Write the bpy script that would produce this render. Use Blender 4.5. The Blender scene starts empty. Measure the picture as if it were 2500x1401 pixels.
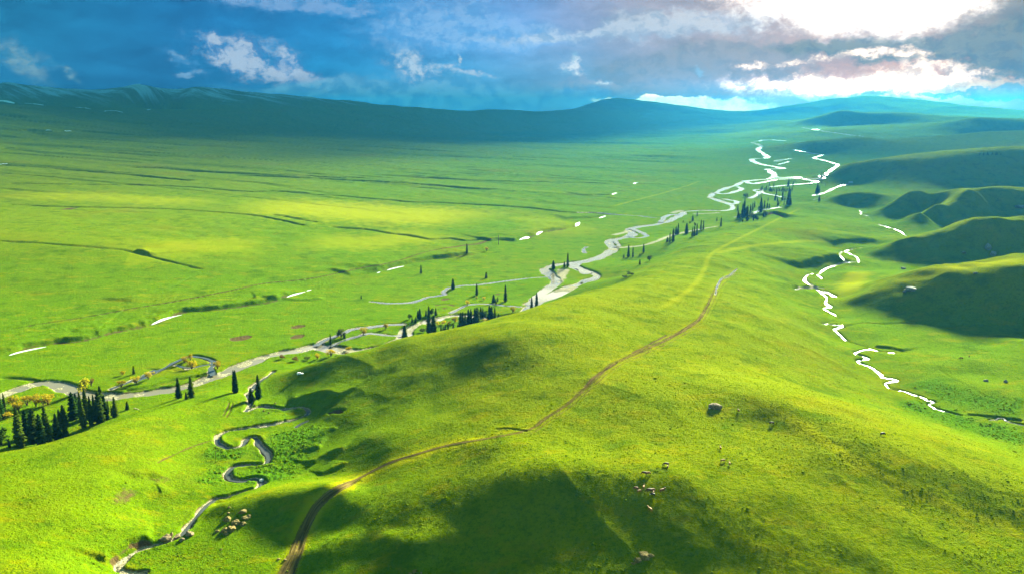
import bpy, math, random, os
import numpy as np
from mathutils import Vector, Matrix

# ------------------------------------------------------------------ camera
scene = bpy.context.scene
COL = scene.collection
CAM_H = 200.0
FPX, CX, CY = 1888.0, 1250.0, 700.5          # focal length and centre in photograph pixels
HORIZON = 280.0
PITCH = math.atan((CY - HORIZON) / FPX)
cam = bpy.data.cameras.new("camera")
cam.sensor_fit = 'HORIZONTAL'
cam.angle = 2 * math.atan(1250.0 / FPX)
cam.clip_start, cam.clip_end = 1.0, 120000.0
cam_ob = bpy.data.objects.new("camera", cam)
cam_ob.location = (0, 0, CAM_H)
cam_ob.rotation_euler = (math.pi / 2 - PITCH, 0, 0)
COL.objects.link(cam_ob)
scene.camera = cam_ob

# ------------------------------------------------------------------ view / light
scene.view_settings.view_transform = 'Standard'
scene.view_settings.look = 'None'
EXPOSURE = 3.52
scene.view_settings.exposure = EXPOSURE
K = 2.0 ** EXPOSURE
scene.cycles.use_denoising = True
try:
    scene.cycles.denoiser = 'OPENIMAGEDENOISE'
except Exception:
    pass
scene.cycles.volume_bounces = 1
scene.cycles.max_bounces = 4
scene.cycles.diffuse_bounces = 2

SUN_AZ, SUN_EL = math.radians(24.0), math.radians(18.0)
sl = bpy.data.lights.new("sun", 'SUN')
sl.energy = 5.0
sl.angle = math.radians(7.5)
sl.color = (1.0, 0.83, 0.60)
sun = bpy.data.objects.new("sun", sl)
SUNV = Vector((math.sin(SUN_AZ) * math.cos(SUN_EL), math.cos(SUN_AZ) * math.cos(SUN_EL), math.sin(SUN_EL)))
sun.rotation_euler = SUNV.to_track_quat('Z', 'Y').to_euler()
sun.location = (0, 0, 3000)
COL.objects.link(sun)


def ray(u, v):
    a, b = (CY - v) / FPX, (u - CX) / FPX
    return np.array([b, math.cos(PITCH) + a * math.sin(PITCH), -math.sin(PITCH) + a * math.cos(PITCH)])


def azel(u, v):
    d = ray(u, v)
    d = d / np.linalg.norm(d)
    return math.atan2(d[0], d[1]), math.asin(d[2])


# ---- node helpers
class NT:
    def __init__(self, tree):
        self.t = tree
        self.n = tree.nodes
        self.l = tree.links

    def new(self, kind, **kw):
        nd = self.n.new(kind)
        for k, v in kw.items():
            setattr(nd, k, v)
        return nd

    def put(self, sock, v):
        if isinstance(v, bpy.types.NodeSocket):
            self.l.new(v, sock)
        elif v is not None:
            if hasattr(sock.default_value, '__len__') and not hasattr(v, '__len__'):
                sock.default_value = [v] * len(sock.default_value)
            else:
                n = len(sock.default_value) if hasattr(sock.default_value, '__len__') else 0
                if n == 4 and len(v) == 3:
                    v = tuple(v) + (1.0,)
                sock.default_value = v

    def m(self, op, a, b=None, c=None, clamp=False):
        nd = self.new('ShaderNodeMath', operation=op, use_clamp=clamp)
        self.put(nd.inputs[0], a)
        if b is not None: self.put(nd.inputs[1], b)
        if c is not None: self.put(nd.inputs[2], c)
        return nd.outputs[0]

    def vm(self, op, a, b=None):
        nd = self.new('ShaderNodeVectorMath', operation=op)
        self.put(nd.inputs[0], a)
        if b is not None:
            self.put(nd.inputs['Scale'] if op == 'SCALE' else nd.inputs[1], b)
        return nd.outputs['Value'] if op in ('DOT_PRODUCT', 'LENGTH') else nd.outputs[0]

    def mix(self, f, a, b, blend='MIX'):
        nd = self.new('ShaderNodeMix', data_type='RGBA', blend_type=blend)
        nd.clamp_factor = True
        self.put(nd.inputs[0], f)
        self.put(nd.inputs[6], a)
        self.put(nd.inputs[7], b)
        return nd.outputs[2]

    def step(self, x, lo, hi, smooth=True):
        nd = self.new('ShaderNodeMapRange', interpolation_type='SMOOTHSTEP' if smooth else 'LINEAR')
        self.put(nd.inputs[0], x)
        nd.inputs[1].default_value, nd.inputs[2].default_value = lo, hi
        nd.inputs[3].default_value, nd.inputs[4].default_value = 0, 1
        return nd.outputs[0]

    def noise(self, vec, scale, detail=4, rough=0.55, dist=0.0):
        nd = self.new('ShaderNodeTexNoise')
        self.put(nd.inputs['Vector'], vec)
        nd.inputs['Scale'].default_value = scale
        nd.inputs['Detail'].default_value = detail
        nd.inputs['Roughness'].default_value = rough
        nd.inputs['Distortion'].default_value = dist
        return nd.outputs[0], nd.outputs[1]

    def xyz(self, x, y, z=0.0):
        nd = self.new('ShaderNodeCombineXYZ')
        self.put(nd.inputs[0], x); self.put(nd.inputs[1], y); self.put(nd.inputs[2], z)
        return nd.outputs[0]

    def sep(self, v):
        nd = self.new('ShaderNodeSeparateXYZ')
        self.put(nd.inputs[0], v)
        return nd.outputs

    def ramp(self, x, stops):
        nd = self.new('ShaderNodeValToRGB')
        self.put(nd.inputs[0], x)
        el = nd.color_ramp.elements
        while len(el) > len(stops): el.remove(el[-1])
        while len(el) < len(stops): el.new(1.0)
        for e, (p, c) in zip(el, stops):
            e.position = p
            e.color = tuple(c) + (1.0,) if len(c) == 3 else c
        return nd.outputs[0]


def lin(r, g, b):
    f = lambda c: (c / 255 / 12.92) if c / 255 <= 0.04045 else ((c / 255 + 0.055) / 1.055) ** 2.4
    return (f(r), f(g), f(b))


# ------------------------------------------------------------------ world: low sun behind storm cloud
HAZE_COLOR, HAZE_DENSITY, HAZE_G = (0.004, 0.032, 0.088), 1.35e-4, 0.42
HAZE_ABSORB = (0.0, 0.62, 0.60)


def build_world():
    w = bpy.data.worlds.new("World")
    scene.world = w
    w.use_nodes = True
    w.node_tree.nodes.clear()
    N = NT(w.node_tree)
    STR = 0.1
    g = N.new('ShaderNodeTexCoord').outputs['Generated']
    sx = N.sep(g)
    az = N.m('ARCTAN2', sx[0], sx[1])
    el = N.m('ARCSINE', sx[2])
    deg = 180 / math.pi
    U = N.m('MULTIPLY', az, deg)
    V = N.m('MULTIPLY', el, deg)
    P = N.xyz(U, V)

    sky = N.new('ShaderNodeTexSky', sky_type='NISHITA')
    sky.sun_disc = False
    sky.sun_elevation = SUN_EL
    sky.sun_rotation = SUN_AZ
    sky.altitude = 2000
    # broad noise used to bend the cloud shapes
    Ps = N.xyz(N.m('MULTIPLY', U, 1.0), N.m('MULTIPLY', V, 1.6), 3.1)
    _, wcol = N.noise(Ps, 0.16, 6, 0.6)
    wv = N.vm('SUBTRACT', wcol, (0.5, 0.5, 0.5))
    _, wcol2 = N.noise(Ps, 0.75, 7, 0.62)
    wv2 = N.vm('SUBTRACT', wcol2, (0.5, 0.5, 0.5))
    def warp(a, b):
        q = N.vm('ADD', P, N.vm('SCALE', wv, a))
        return N.vm('ADD', q, N.vm('SCALE', wv2, b))
    W1 = N.sep(warp(3.0, 1.6))
    W2 = N.sep(warp(0.8, 1.5))
    W0 = N.sep(warp(4.0, 0.6))

    def blob(W, u, v, ru, rv, tilt=0.0):
        a, e = azel(u, v)
        a, e = a * deg, e * deg
        s = deg / FPX
        dx = N.m('SUBTRACT', W[0], a)
        dy = N.m('SUBTRACT', W[1], e)
        if tilt:
            dy = N.m('SUBTRACT', dy, N.m('MULTIPLY', dx, tilt))
        x = N.m('DIVIDE', dx, ru * s)
        y = N.m('DIVIDE', dy, rv * s)
        r2 = N.m('ADD', N.m('MULTIPLY', x, x), N.m('MULTIPLY', y, y))
        return N.m('POWER', 2.718, N.m('MULTIPLY', r2, -1.0))

    def union(W, lst):
        out = None
        for b in lst:
            q = blob(W, *b)
            out = q if out is None else N.m('ADD', out, q)
        return out

    # base cloud colour by direction; bright end stops behind the camera are added fill
    def az01(u): return (azel(u, 150)[0] * deg + 60) / 120
    t = N.m('DIVIDE', N.m('ADD', W0[0], 60.0), 120.0)
    upper = N.ramp(t, [(0.0, (0.34, 0.92, 0.98)), (0.12, lin(90, 160, 195)), (az01(-100), lin(26, 128, 176)), (az01(500), lin(24, 118, 188)),
                       (az01(900), lin(34, 132, 204)), (az01(1250), lin(106, 156, 222)), (az01(1550), lin(138, 142, 160)),
                       (az01(1800), lin(150, 130, 122)), (az01(2250), lin(128, 112, 84)), (az01(2500), lin(92, 94, 64)),
                       (0.93, lin(92, 110, 90)), (1.0, (0.34, 0.92, 0.98))])
    lower = N.ramp(t, [(0.0, (0.34, 0.92, 0.98)), (0.12, lin(80, 140, 180)), (az01(-100), lin(30, 120, 175)), (az01(400), lin(20, 96, 156)),
                       (az01(800), lin(24, 130, 190)), (az01(1150), lin(62, 150, 200)), (az01(1450), lin(100, 140, 166)),
                       (az01(1750), lin(182, 150, 128)), (az01(2150), lin(245, 178, 125)), (az01(2500), lin(245, 168, 112)),
                       (0.93, lin(165, 170, 140)), (1.0, (0.34, 0.92, 0.98))])
    base = N.mix(N.step(V, 1.2, 6.5), lower, upper)
    # soft layered texture
    Pl = N.xyz(N.m('MULTIPLY', W0[0], 0.5), N.m('MULTIPLY', W0[1], 2.2), 7.7)
    n1, _ = N.noise(Pl, 0.22, 6, 0.55)
    n1b, _ = N.noise(N.xyz(N.m('MULTIPLY', W2[0], 0.6), N.m('MULTIPLY', W2[1], 2.0), 4.4), 0.6, 8, 0.6)
    base = N.mix(1.0, base, N.ramp(n1b, [(0.38, (0.80, 0.83, 0.86)), (0.5, (1.0, 1.0, 1.0)), (0.64, (1.22, 1.18, 1.14))]), 'MULTIPLY')
    base = N.mix(1.0, base, N.ramp(n1, [(0.25, (0.66, 0.7, 0.76)), (0.5, (0.98, 0.98, 0.98)), (0.75, (1.3, 1.25, 1.2))]), 'MULTIPLY')
    n2, _ = N.noise(N.xyz(U, N.m('MULTIPLY', V, 1.4), 1.3), 0.55, 9, 0.62)
    n3, _ = N.noise(N.xyz(U, N.m('MULTIPLY', V, 1.3), 9.3), 1.6, 8, 0.65)
    tex = N.m('ADD', N.m('MULTIPLY', n2, 0.6), N.m('MULTIPLY', n3, 0.55))

    fluff = N.m('SUBTRACT', tex, 0.575)
    # the side of every billow that faces the sun is the lighter one
    o2, _ = N.noise(N.xyz(N.m('ADD', W2[0], 0.45), N.m('MULTIPLY', N.m('ADD', W2[1], 0.5), 1.4), 1.3), 0.75, 6, 0.6)
    o1, _ = N.noise(N.xyz(W2[0], N.m('MULTIPLY', W2[1], 1.4), 1.3), 0.75, 6, 0.6)
    relief = N.m('SUBTRACT', o1, o2)

    def cloud(col_in, W, lst, hi, lo_col, lo, hi_, amount, k=3.0, fade=None):
        g_ = union(W, lst)
        mk = N.step(N.m('MULTIPLY', g_, N.m('ADD', 1.0, N.m('MULTIPLY', fluff, k))), lo, hi_)
        if fade:
            e0, e1 = azel(CX, fade[0])[1] * deg, azel(CX, fade[1])[1] * deg
            mk = N.m('MULTIPLY', mk, N.m('ADD', 0.25, N.m('MULTIPLY', N.step(W2[1], e0, e1), 0.75)))
        colour = N.mix(N.step(N.m('ADD', N.m('ADD', N.m('MULTIPLY', fluff, 0.5), N.m('MULTIPLY', relief, 1.3)), N.m('MULTIPLY', N.m('SUBTRACT', g_, 0.7), 0.12)), -0.17, 0.17), lo_col, hi)
        return N.mix(N.m('MULTIPLY', mk, amount), col_in, colour)

    c = base
    # high pale veils
    c = cloud(c, W1, [(1080, 55, 190, 60, 0.1), (1270, 95, 160, 26)], lin(135, 188, 240), lin(92, 160, 225), 0.12, 0.85, 0.8, 2.2)
    c = cloud(c, W1, [(690, 4, 180, 26), (840, 30, 60, 14)], lin(130, 178, 232), lin(80, 150, 215), 0.15, 0.85, 0.8, 2.5)
    c = cloud(c, W1, [(1420, 88, 240, 14, 0.02), (1700, 68, 240, 26, 0.06), (1640, 40, 120, 20)], lin(200, 220, 228), lin(150, 182, 205), 0.1, 1.1, 0.65, 3.5)
    # dark decks right
    c = cloud(c, W1, [(1830, 140, 200, 42), (1650, 175, 200, 40)], lin(128, 130, 120), lin(96, 104, 98), 0.15, 0.8, 0.75, 2.5)
    c = cloud(c, W1, [(2440, 110, 180, 62), (2040, 116, 190, 20), (2220, 128, 150, 18), (2480, 190, 120, 30)], lin(96, 104, 66), lin(52, 64, 34), 0.2, 0.85, 0.95, 2.5)
    c = cloud(c, W1, [(1690, 215, 180, 16), (1480, 215, 190, 24)], lin(146, 150, 156), lin(108, 128, 144), 0.15, 0.8, 0.65, 2.5)
    # fair-weather cumulus against the blue
    c = cloud(c, W2, [(560, 142, 66, 30, -0.45), (640, 168, 110, 36, -0.33), (735, 192, 80, 22, -0.25), (700, 140, 30, 26), (534, 102, 13, 22), (610, 110, 40, 22)],
              lin(168, 198, 226), lin(70, 128, 190), 0.06, 1.45, 1.0, 4.6, (240, 165))
    c = cloud(c, W2, [(455, 150, 52, 13, -0.5), (450, 178, 26, 7)], lin(120, 172, 216), lin(64, 138, 200), 0.2, 1.2, 0.8, 5.0)
    c = cloud(c, W2, [(1015, 178, 62, 30, -0.28), (985, 148, 36, 26), (1075, 165, 40, 12), (1160, 182, 60, 8)], lin(172, 205, 228), lin(80, 146, 200), 0.06, 1.45, 1.0, 4.6, (236, 175))
    c = cloud(c, W2, [(50, 145, 50, 36, -0.8), (160, 178, 30, 12, -0.8)], lin(128, 176, 190), lin(70, 142, 178), 0.12, 1.2, 0.75, 3.5)
    c = cloud(c, W2, [(1415, 176, 34, 15, -0.4), (1408, 146, 9, 15), (1380, 172, 14, 10), (1480, 200, 24, 9), (1117, 146, 7, 13),
                      (1705, 174, 15, 9, -0.5)], lin(226, 240, 240), lin(130, 180, 205), 0.2, 1.3, 0.85, 5.5)
    # bank of cloud sitting along the left mountain
    c = cloud(c, W0, [(1050, 236, 270, 34), (1330, 240, 230, 30), (780, 212, 210, 22)], lin(100, 172, 212), lin(66, 144, 195), 0.1, 0.85, 0.8, 1.6)
    # bright gaps beneath the deck
    c = cloud(c, W2, [(1590, 247, 120, 9), (1720, 258, 130, 16), (1790, 272, 70, 16)], (2.6, 2.1, 1.45), (1.7, 1.45, 1.05), 0.2, 0.6, 0.97, 2.0)
    c = cloud(c, W2, [(2080, 208, 210, 26), (2230, 190, 75, 32), (2190, 228, 190, 26), (1960, 208, 130, 13)], (3.0, 2.5, 2.0), (0.9, 0.76, 0.56), 0.05, 1.35, 0.97, 4.2)
    c = cloud(c, W2, [(2010, 146, 140, 8, 0.12), (2190, 128, 95, 9), (1830, 162, 36, 8), (2290, 165, 46, 22), (2420, 178, 30, 9)], (1.9, 1.6, 1.2), (0.6, 0.5, 0.36), 0.12, 1.4, 0.92, 5.0)
    c = cloud(c, W2, [(2440, 212, 150, 13)], lin(255, 215, 155), lin(235, 195, 140), 0.25, 0.85, 0.8, 3.0)
    c = cloud(c, W2, [(2350, 230, 120, 9), (2470, 226, 46, 15), (2110, 236, 40, 10)], lin(150, 188, 190), lin(112, 160, 168), 0.35, 0.65, 0.85, 4.5)
    # halo and the burnt-out gap round the sun
    halo = union(W0, [(2090, -60, 480, 165)])
    c = N.mix(1.0, c, N.mix(halo, (0, 0, 0), (0.27, 0.25, 0.20)), 'ADD')
    core = N.step(N.m('MULTIPLY', union(W1, [(2110, -50, 255, 112), (2080, -260, 420, 180)]), N.m('ADD', 1.0, N.m('MULTIPLY', fluff, 1.6))), 0.30, 0.95)
    c = N.mix(core, c, (2.8, 2.7, 2.45))
    river_glow = N.step(union(W1, [(1900, -430, 760, 230), (1400, -310, 760, 185)]), 0.28, 0.9)  # unseen bright sky added above the frame to whiten the river reflections
    c = N.mix(river_glow, c, (6.0, 5.7, 5.0))
    # the valley haze stands in front of all this: the low sky behind it is brighter
    path = N.m('DIVIDE', HAZE_DENSITY * 290.0, N.m('MAXIMUM', sx[2], 0.04))
    thick = N.m('EXPONENT', path)
    thin = N.m('EXPONENT', N.m('MULTIPLY', path, 0.18))
    c = N.mix(1.0, c, N.xyz(thick, thin, thin), 'MULTIPLY')
    # where it turns away from the view the deck is an added bright cyan fill for shaded slopes
    cl = N.mix(1.0, c, tuple(q / (STR * K) for q in (0.90, 0.78, 0.72)), 'MULTIPLY')
    full = N.mix(0.9985, sky.outputs[0], cl)
    bg = N.new('ShaderNodeBackground')
    N.l.new(full, bg.inputs[0])
    bg.inputs[1].default_value = STR
    out = N.new('ShaderNodeOutputWorld')
    N.l.new(bg.outputs[0], out.inputs[0])
    w.cycles.sampling_method = "MANUAL"
    w.cycles.sample_map_resolution = 256


build_world()

# ------------------------------------------------------------------ terrain control points
SCALE = 1.0


def pz(u, v, z):
    d = ray(u, v)
    t = (CAM_H - z) / -d[2]
    return (d[0] * t, d[1] * t, z)


def pd(u, v, dist):
    d = ray(u, v)
    t = dist / d[1]
    return (d[0] * t, d[1] * t, CAM_H + d[2] * t)


CTRL = []


def Z(*pts):
    for p in pts: CTRL.append(pz(p[0], p[1], p[2] * SCALE))


def resample(pts, step=45):
    out = []
    for a, b in zip(pts[:-1], pts[1:]):
        a, b = np.array(a, float), np.array(b, float)
        n = max(1, int(round(np.hypot(b[0] - a[0], b[1] - a[1]) / step)))
        for i in range(n):
            out.append(a + (b - a) * i / n)
    out.append(np.array(pts[-1], float))
    return out


def LZ(*pts, step=55):
    for p in resample(pts, step): CTRL.append(pz(p[0], p[1], p[2] * SCALE))


def LD(*pts, back=None, step=55):
    """crest line given by distance; back=(extra distance, z) puts the hidden far foot behind it"""
    for p in resample(pts, step):
        q = pd(*p)
        CTRL.append(q)
        if back:
            k = (q[1] + back[0]) / q[1]
            CTRL.append((q[0] * k, q[1] * k, back[1]))


# main valley floor and river
LZ((-250, 1000, 0), (0, 960, 0), (300, 945, 0), (600, 880, 0), (800, 830, 0), (1000, 785, 0), (1270, 745, 0), (1400, 650, 0), (1500, 600, 0),
   (1620, 540, 0), (1750, 505, 0), (1850, 450, 1), (1870, 400, 3), (1850, 350, 6), step=90)
Z((1950, 320, 10), (1980, 309, 14), (1750, 330, 8), (1700, 400, 3), (1950, 470, 1), (1960, 430, 2), (1980, 390, 4), (1640, 520, 0))
Z((150, 1085, 0.5), (60, 1060, 0.5), (-100, 1090, 1), (330, 1000, 0.5), (470, 960, 0.5), (-200, 1130, 1))
Z((1400, 740, 1), (1250, 790, 1), (1100, 830, 2), (950, 860, 2), (800, 900, 2), (1500, 680, 1), (1590, 632, 2), (1690, 575, 3), (1790, 545, 4))
# left plain rising towards the mountain
Z((0, 860, 1), (200, 820, 1), (400, 785, 1), (700, 715, 2), (950, 655, 2), (1200, 590, 3), (-300, 860, 2), (-300, 700, 14), (-300, 560, 34))
Z((0, 740, 7), (200, 725, 7), (350, 722, 6), (560, 690, 6), (760, 650, 6), (900, 600, 7))
LZ((-100, 586, 32), (0, 590, 31), (200, 600, 27), (360, 625, 18), (500, 660, 10), step=90)
Z((0, 500, 36), (300, 505, 31), (600, 520, 23), (900, 540, 14), (1200, 545, 6), (1450, 545, 2))
Z((0, 450, 44), (400, 460, 34), (800, 470, 22), (1200, 490, 10), (1500, 480, 5), (-300, 450, 48))
Z((0, 400, 58), (400, 410, 46), (800, 420, 32), (1200, 430, 17), (1600, 420, 5), (-300, 400, 66))
Z((0, 340, 92), (400, 350, 72), (800, 360, 48), (1200, 360, 27), (1500, 360, 12), (-300, 340, 105))
Z((0, 300, 135), (400, 305, 108), (800, 320, 72), (1200, 320, 40), (1500, 330, 16), (-300, 300, 140))
for p in [(-300, 252, 5700), (0, 256, 5700), (300, 262, 5900), (600, 273, 6200), (850, 285, 7000), (1150, 294, 8400), (1500, 297, 9800), (1760, 298, 10400)]:
    CTRL.append(pd(*p))
LD((-300, 200, 7000), (0, 209, 7000), (250, 221, 7200), (560, 229, 7500), (760, 233, 7700), (830, 240, 7900), (920, 254, 8300), (1100, 268, 9800),
   (1300, 273, 11500), (1420, 262, 12600), (1490, 241, 12900), (1600, 250, 12900), (1700, 266, 12900), (1830, 289, 12900), back=(1300, 180), step=110)
# far mountain on the right and the ranges in front
LD((1850, 285, 11200), (1900, 264, 11400), (2000, 247, 11400), (2100, 234, 11400), (2180, 238, 11400), (2260, 247, 11400), (2330, 264, 11400), (2390, 281, 11400), (2600, 284, 11400), back=(1500, 150), step=70)
LD((1890, 297, 8500), (2050, 296, 8300), (2250, 300, 8200), (2600, 300, 8000), step=100)
LD((1950, 298, 7400), (2000, 284, 7300), (2060, 274, 7250), (2150, 275, 7250), (2250, 276, 7100), (2340, 280, 7000), back=(600, 150), step=80)
LD((2000, 322, 6000), (2080, 318, 5900), (2160, 321, 5700), (2300, 330, 5300), (2500, 340, 5000), step=100)
LD((2050, 312, 6500), (2140, 306, 6400), (2230, 302, 6200), (2310, 296, 6000), (2390, 283, 5800), (2500, 283, 5700), (2650, 280, 5700), back=(600, 120), step=80)
# hill A
LD((1905, 361, 4050), (1980, 346, 4150), (2100, 334, 4250), (2190, 343, 4250), (2260, 338, 4250), (2400, 322, 4300), (2500, 318, 4300), (2650, 316, 4300), back=(900, 25), step=70)
Z((1900, 366, 5), (2000, 376, 5), (2100, 380, 5), (2200, 384, 6))
# hill B
LD((2022, 424, 2490), (2060, 403, 2440), (2130, 395, 2380), (2200, 390, 2320), (2300, 384, 2250), (2440, 380, 2220), (2560, 383, 2200), (2700, 385, 2200), back=(450, 18), step=60)
LZ((2015, 428, 3), (2090, 445, 4), (2200, 458, 5), (2300, 464, 5), (2420, 461, 6), (2560, 458, 6), (2700, 458, 6), step=80)
# hill C / D
LD((2010, 488, 1775), (2050, 474, 1775), (2095, 470, 1775), (2135, 471, 1760), (2175, 482, 1720), back=(140, 4), step=45)
LZ((2008, 492, 1.5), (2080, 502, 1.5), (2150, 514, 2), (2165, 528, 2), (2250, 547, 3), (2330, 550, 4), (2420, 545, 5), step=50)
LD((2150, 509, 1590), (2200, 484, 1570), (2290, 467, 1545), (2400, 461, 1530), (2500, 460, 1530), (2650, 462, 1530), back=(260, 8), step=50)
LD((2250, 527, 1405), (2330, 503, 1435), (2400, 478, 1470), step=40)
Z((2250, 505, 20), (2310, 490, 30), (2480, 495, 34), (2420, 510, 24))
# hill E
LD((2110, 616, 1092), (2170, 598, 1085), (2250, 577, 1075), (2370, 550, 1062), (2440, 531, 1060), (2520, 521, 1060), (2650, 514, 1060), back=(170, 7), step=45)
LZ((2105, 620, 5), (2160, 629, 6), (2250, 642, 8), (2340, 641, 9), (2440, 637, 10), (2600, 637, 12), step=55)
# hill F
LD((2060, 726, 800), (2130, 691, 805), (2190, 665, 800), (2260, 642, 785), (2340, 633, 768), (2420, 627, 757), (2500, 622, 750), (2650, 616, 745), back=(130, 11), step=45)
LD((2100, 722, 770), (2230, 692, 745), (2330, 675, 726), (2420, 664, 715), (2520, 655, 708), (2650, 650, 705), step=50)
LZ((2085, 745, 12), (2130, 765, 13), (2230, 787, 15), (2320, 794, 16), (2400, 796, 17), (2500, 792, 18), (2650, 795, 20), step=55)
SCALE = 0.85
# right meadow, hill G
Z((2120, 800, 15), (2250, 830, 17), (2380, 840, 20), (2500, 825, 23), (2200, 870, 18), (2320, 890, 21), (2300, 940, 19), (2650, 820, 26))
LD((2385, 908, 540), (2440, 878, 552), (2520, 853, 560), (2650, 835, 560), step=40)
LZ((2370, 930, 21), (2430, 965, 21), (2500, 985, 21), (2650, 1000, 22), step=55)
# right creek
LZ((2600, 1065, 20), (2440, 1022, 19), (2280, 988, 17.5), (2180, 935, 16.5), (2120, 885, 15.5), (2050, 830, 14.5), (2030, 770, 12.5), (2000, 705, 10), (2070, 620, 7),
   (2200, 572, 4), (2120, 522, 2), (2010, 490, 1), step=60)
Z((2120, 660, 8), (2080, 690, 10), (1990, 664, 10.5), (1940, 700, 14), (1950, 730, 20))
SCALE = 0.77
# right flank and shoulders of the main ridge
Z((2042, 583, 17), (2110, 584, 14), (2045, 604, 8), (2120, 600, 7), (1990, 633, 20), (2045, 628, 17), (2060, 645, 8.5))
Z((1900, 600, 31), (1950, 560, 26), (2050, 545, 18), (2105, 540, 6), (1930, 690, 27), (1950, 760, 30), (2000, 815, 26), (2030, 850, 25), (2080, 905, 25), (2150, 960, 25),
  (2250, 1015, 24), (2400, 1062, 23), (2500, 1100, 25), (2600, 1130, 25))
# spine
Z((1965, 499, 13), (1900, 540, 24), (1830, 580, 32), (1750, 620, 41), (1700, 680, 49), (1720, 740, 53), (1640, 760, 57), (1650, 810, 56), (1600, 845, 58), (1500, 890, 61),
  (1750, 850, 52), (1850, 830, 46), (1950, 880, 38), (1850, 770, 45), (1850, 700, 40), (1820, 640, 38), (1900, 920, 48), (2000, 950, 40))
# silhouette of the ridge against the valley
LZ((655, 935, 3), (750, 890, 15), (850, 858, 28), (1000, 818, 43), (1120, 798, 55), (1230, 780, 65), (1330, 746, 66), (1400, 722, 61), (1450, 706, 56), (1510, 690, 48),
   (1560, 665, 40), (1620, 640, 36), (1680, 600, 32), (1750, 570, 27), (1830, 545, 21), (1900, 523, 17), step=60)
# mid hill: shaded face towards the camera
Z((700, 960, 5), (760, 930, 12.5), (850, 900, 26), (950, 880, 37.5), (1050, 845, 49), (1200, 828, 67), (1350, 815, 70), (1450, 810, 67), (1520, 770, 62),
  (900, 940, 29), (1000, 920, 40), (1150, 900, 52.5), (1300, 890, 61), (1420, 880, 63))
Z((700, 985, 5), (760, 992, 8.5), (830, 992, 18), (920, 985, 28.5), (1030, 975, 39), (1150, 965, 49.5), (1280, 950, 58), (1400, 930, 61))
# front spur
LZ((800, 1030, 12), (840, 1010, 20), (940, 996, 31), (1050, 990, 41), (1160, 1000, 50), step=60)
Z((800, 1080, 12), (850, 1100, 20), (900, 1060, 28), (950, 1090, 33), (1000, 1120, 37), (1190, 1068, 53), (1290, 1045, 57), (1100, 1040, 45), (870, 1150, 21.5), (800, 1160, 14))
# foreground dome
LZ((880, 1180, 25), (1000, 1150, 37), (1100, 1140, 46), (1250, 1143, 56), (1400, 1145, 60), (1550, 1148, 61), (1680, 1165, 61), step=60)
Z((1350, 1060, 58), (1450, 1060, 58.5), (1550, 1040, 61), (1450, 1100, 59.5), (1300, 1100, 56.5), (1600, 1100, 61), (1600, 950, 64), (1500, 980, 61.5))
LZ((1620, 930, 63.5), (1750, 955, 66), (1850, 968, 67), (1940, 985, 67), (2010, 1035, 66), (2100, 1085, 64), (2250, 1130, 59), (2400, 1165, 54), (2600, 1215, 48), step=60)
Z((1750, 1010, 62), (1850, 1020, 61.5), (1930, 1060, 61), (1750, 1080, 60.5), (1900, 1120, 59.5), (2000, 1150, 59), (2100, 1180, 57), (2250, 1220, 52), (2400, 1260, 47))
LZ((720, 1401, 12), (900, 1401, 22), (1050, 1401, 25), (1300, 1401, 35), (1500, 1401, 39.5), (1600, 1401, 41), (1900, 1401, 44), (2200, 1401, 45), (2500, 1401, 40), (2650, 1401, 38), step=90)
Z((1100, 1280, 37.5), (1250, 1250, 45.5), (1400, 1250, 50), (1600, 1250, 53), (1800, 1250, 54), (2000, 1280, 52), (1300, 1320, 40.5), (1500, 1320, 46), (1700, 1330, 48), (2300, 1320, 47), (2500, 1300, 44))
Z((900, 1250, 29), (1000, 1220, 36.5), (850, 1230, 26), (950, 1300, 30), (830, 1290, 21), (1010, 1330, 32.5), (1050, 1370, 28.5))
LZ((760, 1345, 18), (850, 1315, 24), (960, 1290, 30), step=50)
Z((760, 1290, 15), (790, 1250, 19), (720, 1320, 12), (870, 1360, 21))
# spur with the outcrop and the gully
SCALE = 1.0
LZ((540, 1228, 8), (600, 1216, 11), (720, 1207, 17), (800, 1185, 22), step=50)
Z((650, 1270, 9.5), (560, 1290, 7.5), (700, 1270, 12), (650, 1340, 8.5), (520, 1340, 6.5), (560, 1401, 6.5), (640, 1401, 9))
LZ((300, 1400, 5.5), (350, 1350, 5.5), (450, 1305, 5.5), (540, 1230, 5.5), (630, 1180, 5), (560, 1140, 5), (620, 1080, 4.5), (560, 1050, 4), (740, 1010, 3.5), (640, 985, 3), (612, 960, 2), step=60)
Z((700, 1090, 5.5), (730, 1130, 6), (700, 1160, 6.5), (770, 1060, 8), (560, 1100, 5), (480, 1130, 6), (480, 1200, 6.5))
# near-left hill
LZ((-200, 1170, 15), (0, 1110, 15), (120, 1078, 15), (250, 1040, 14), (340, 1015, 12.5), (440, 990, 9.5), (520, 966, 7), (570, 957, 5), step=60)
Z((0, 1401, 24), (100, 1401, 21), (200, 1401, 15), (0, 1250, 22), (150, 1250, 20), (250, 1180, 18), (150, 1150, 18), (350, 1080, 14), (300, 1120, 16), (450, 1050, 9), (430, 1110, 9),
  (330, 1190, 13), (350, 1230, 9.5), (420, 1180, 8.5), (270, 1290, 13), (300, 1330, 8.5), (-150, 1300, 25), (500, 1010, 7.5), (400, 1260, 7))
# below the frame
for p in [(-200, 1750, 22), (300, 1750, 3), (700, 1750, 6), (1100, 1750, 18), (1600, 1750, 26), (2200, 1750, 26), (2800, 1750, 22)]:
    Z(p)


def q2(x, y):
    return np.arctan2(x, y), np.log(np.hypot(x, y))


C = np.array(CTRL)
ct, cl = q2(C[:, 0], C[:, 1])
cw = C[:, 2] / np.hypot(C[:, 0], C[:, 1])
RC = 0.012


def kern(r2): return -np.sqrt(r2 + RC * RC)


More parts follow.
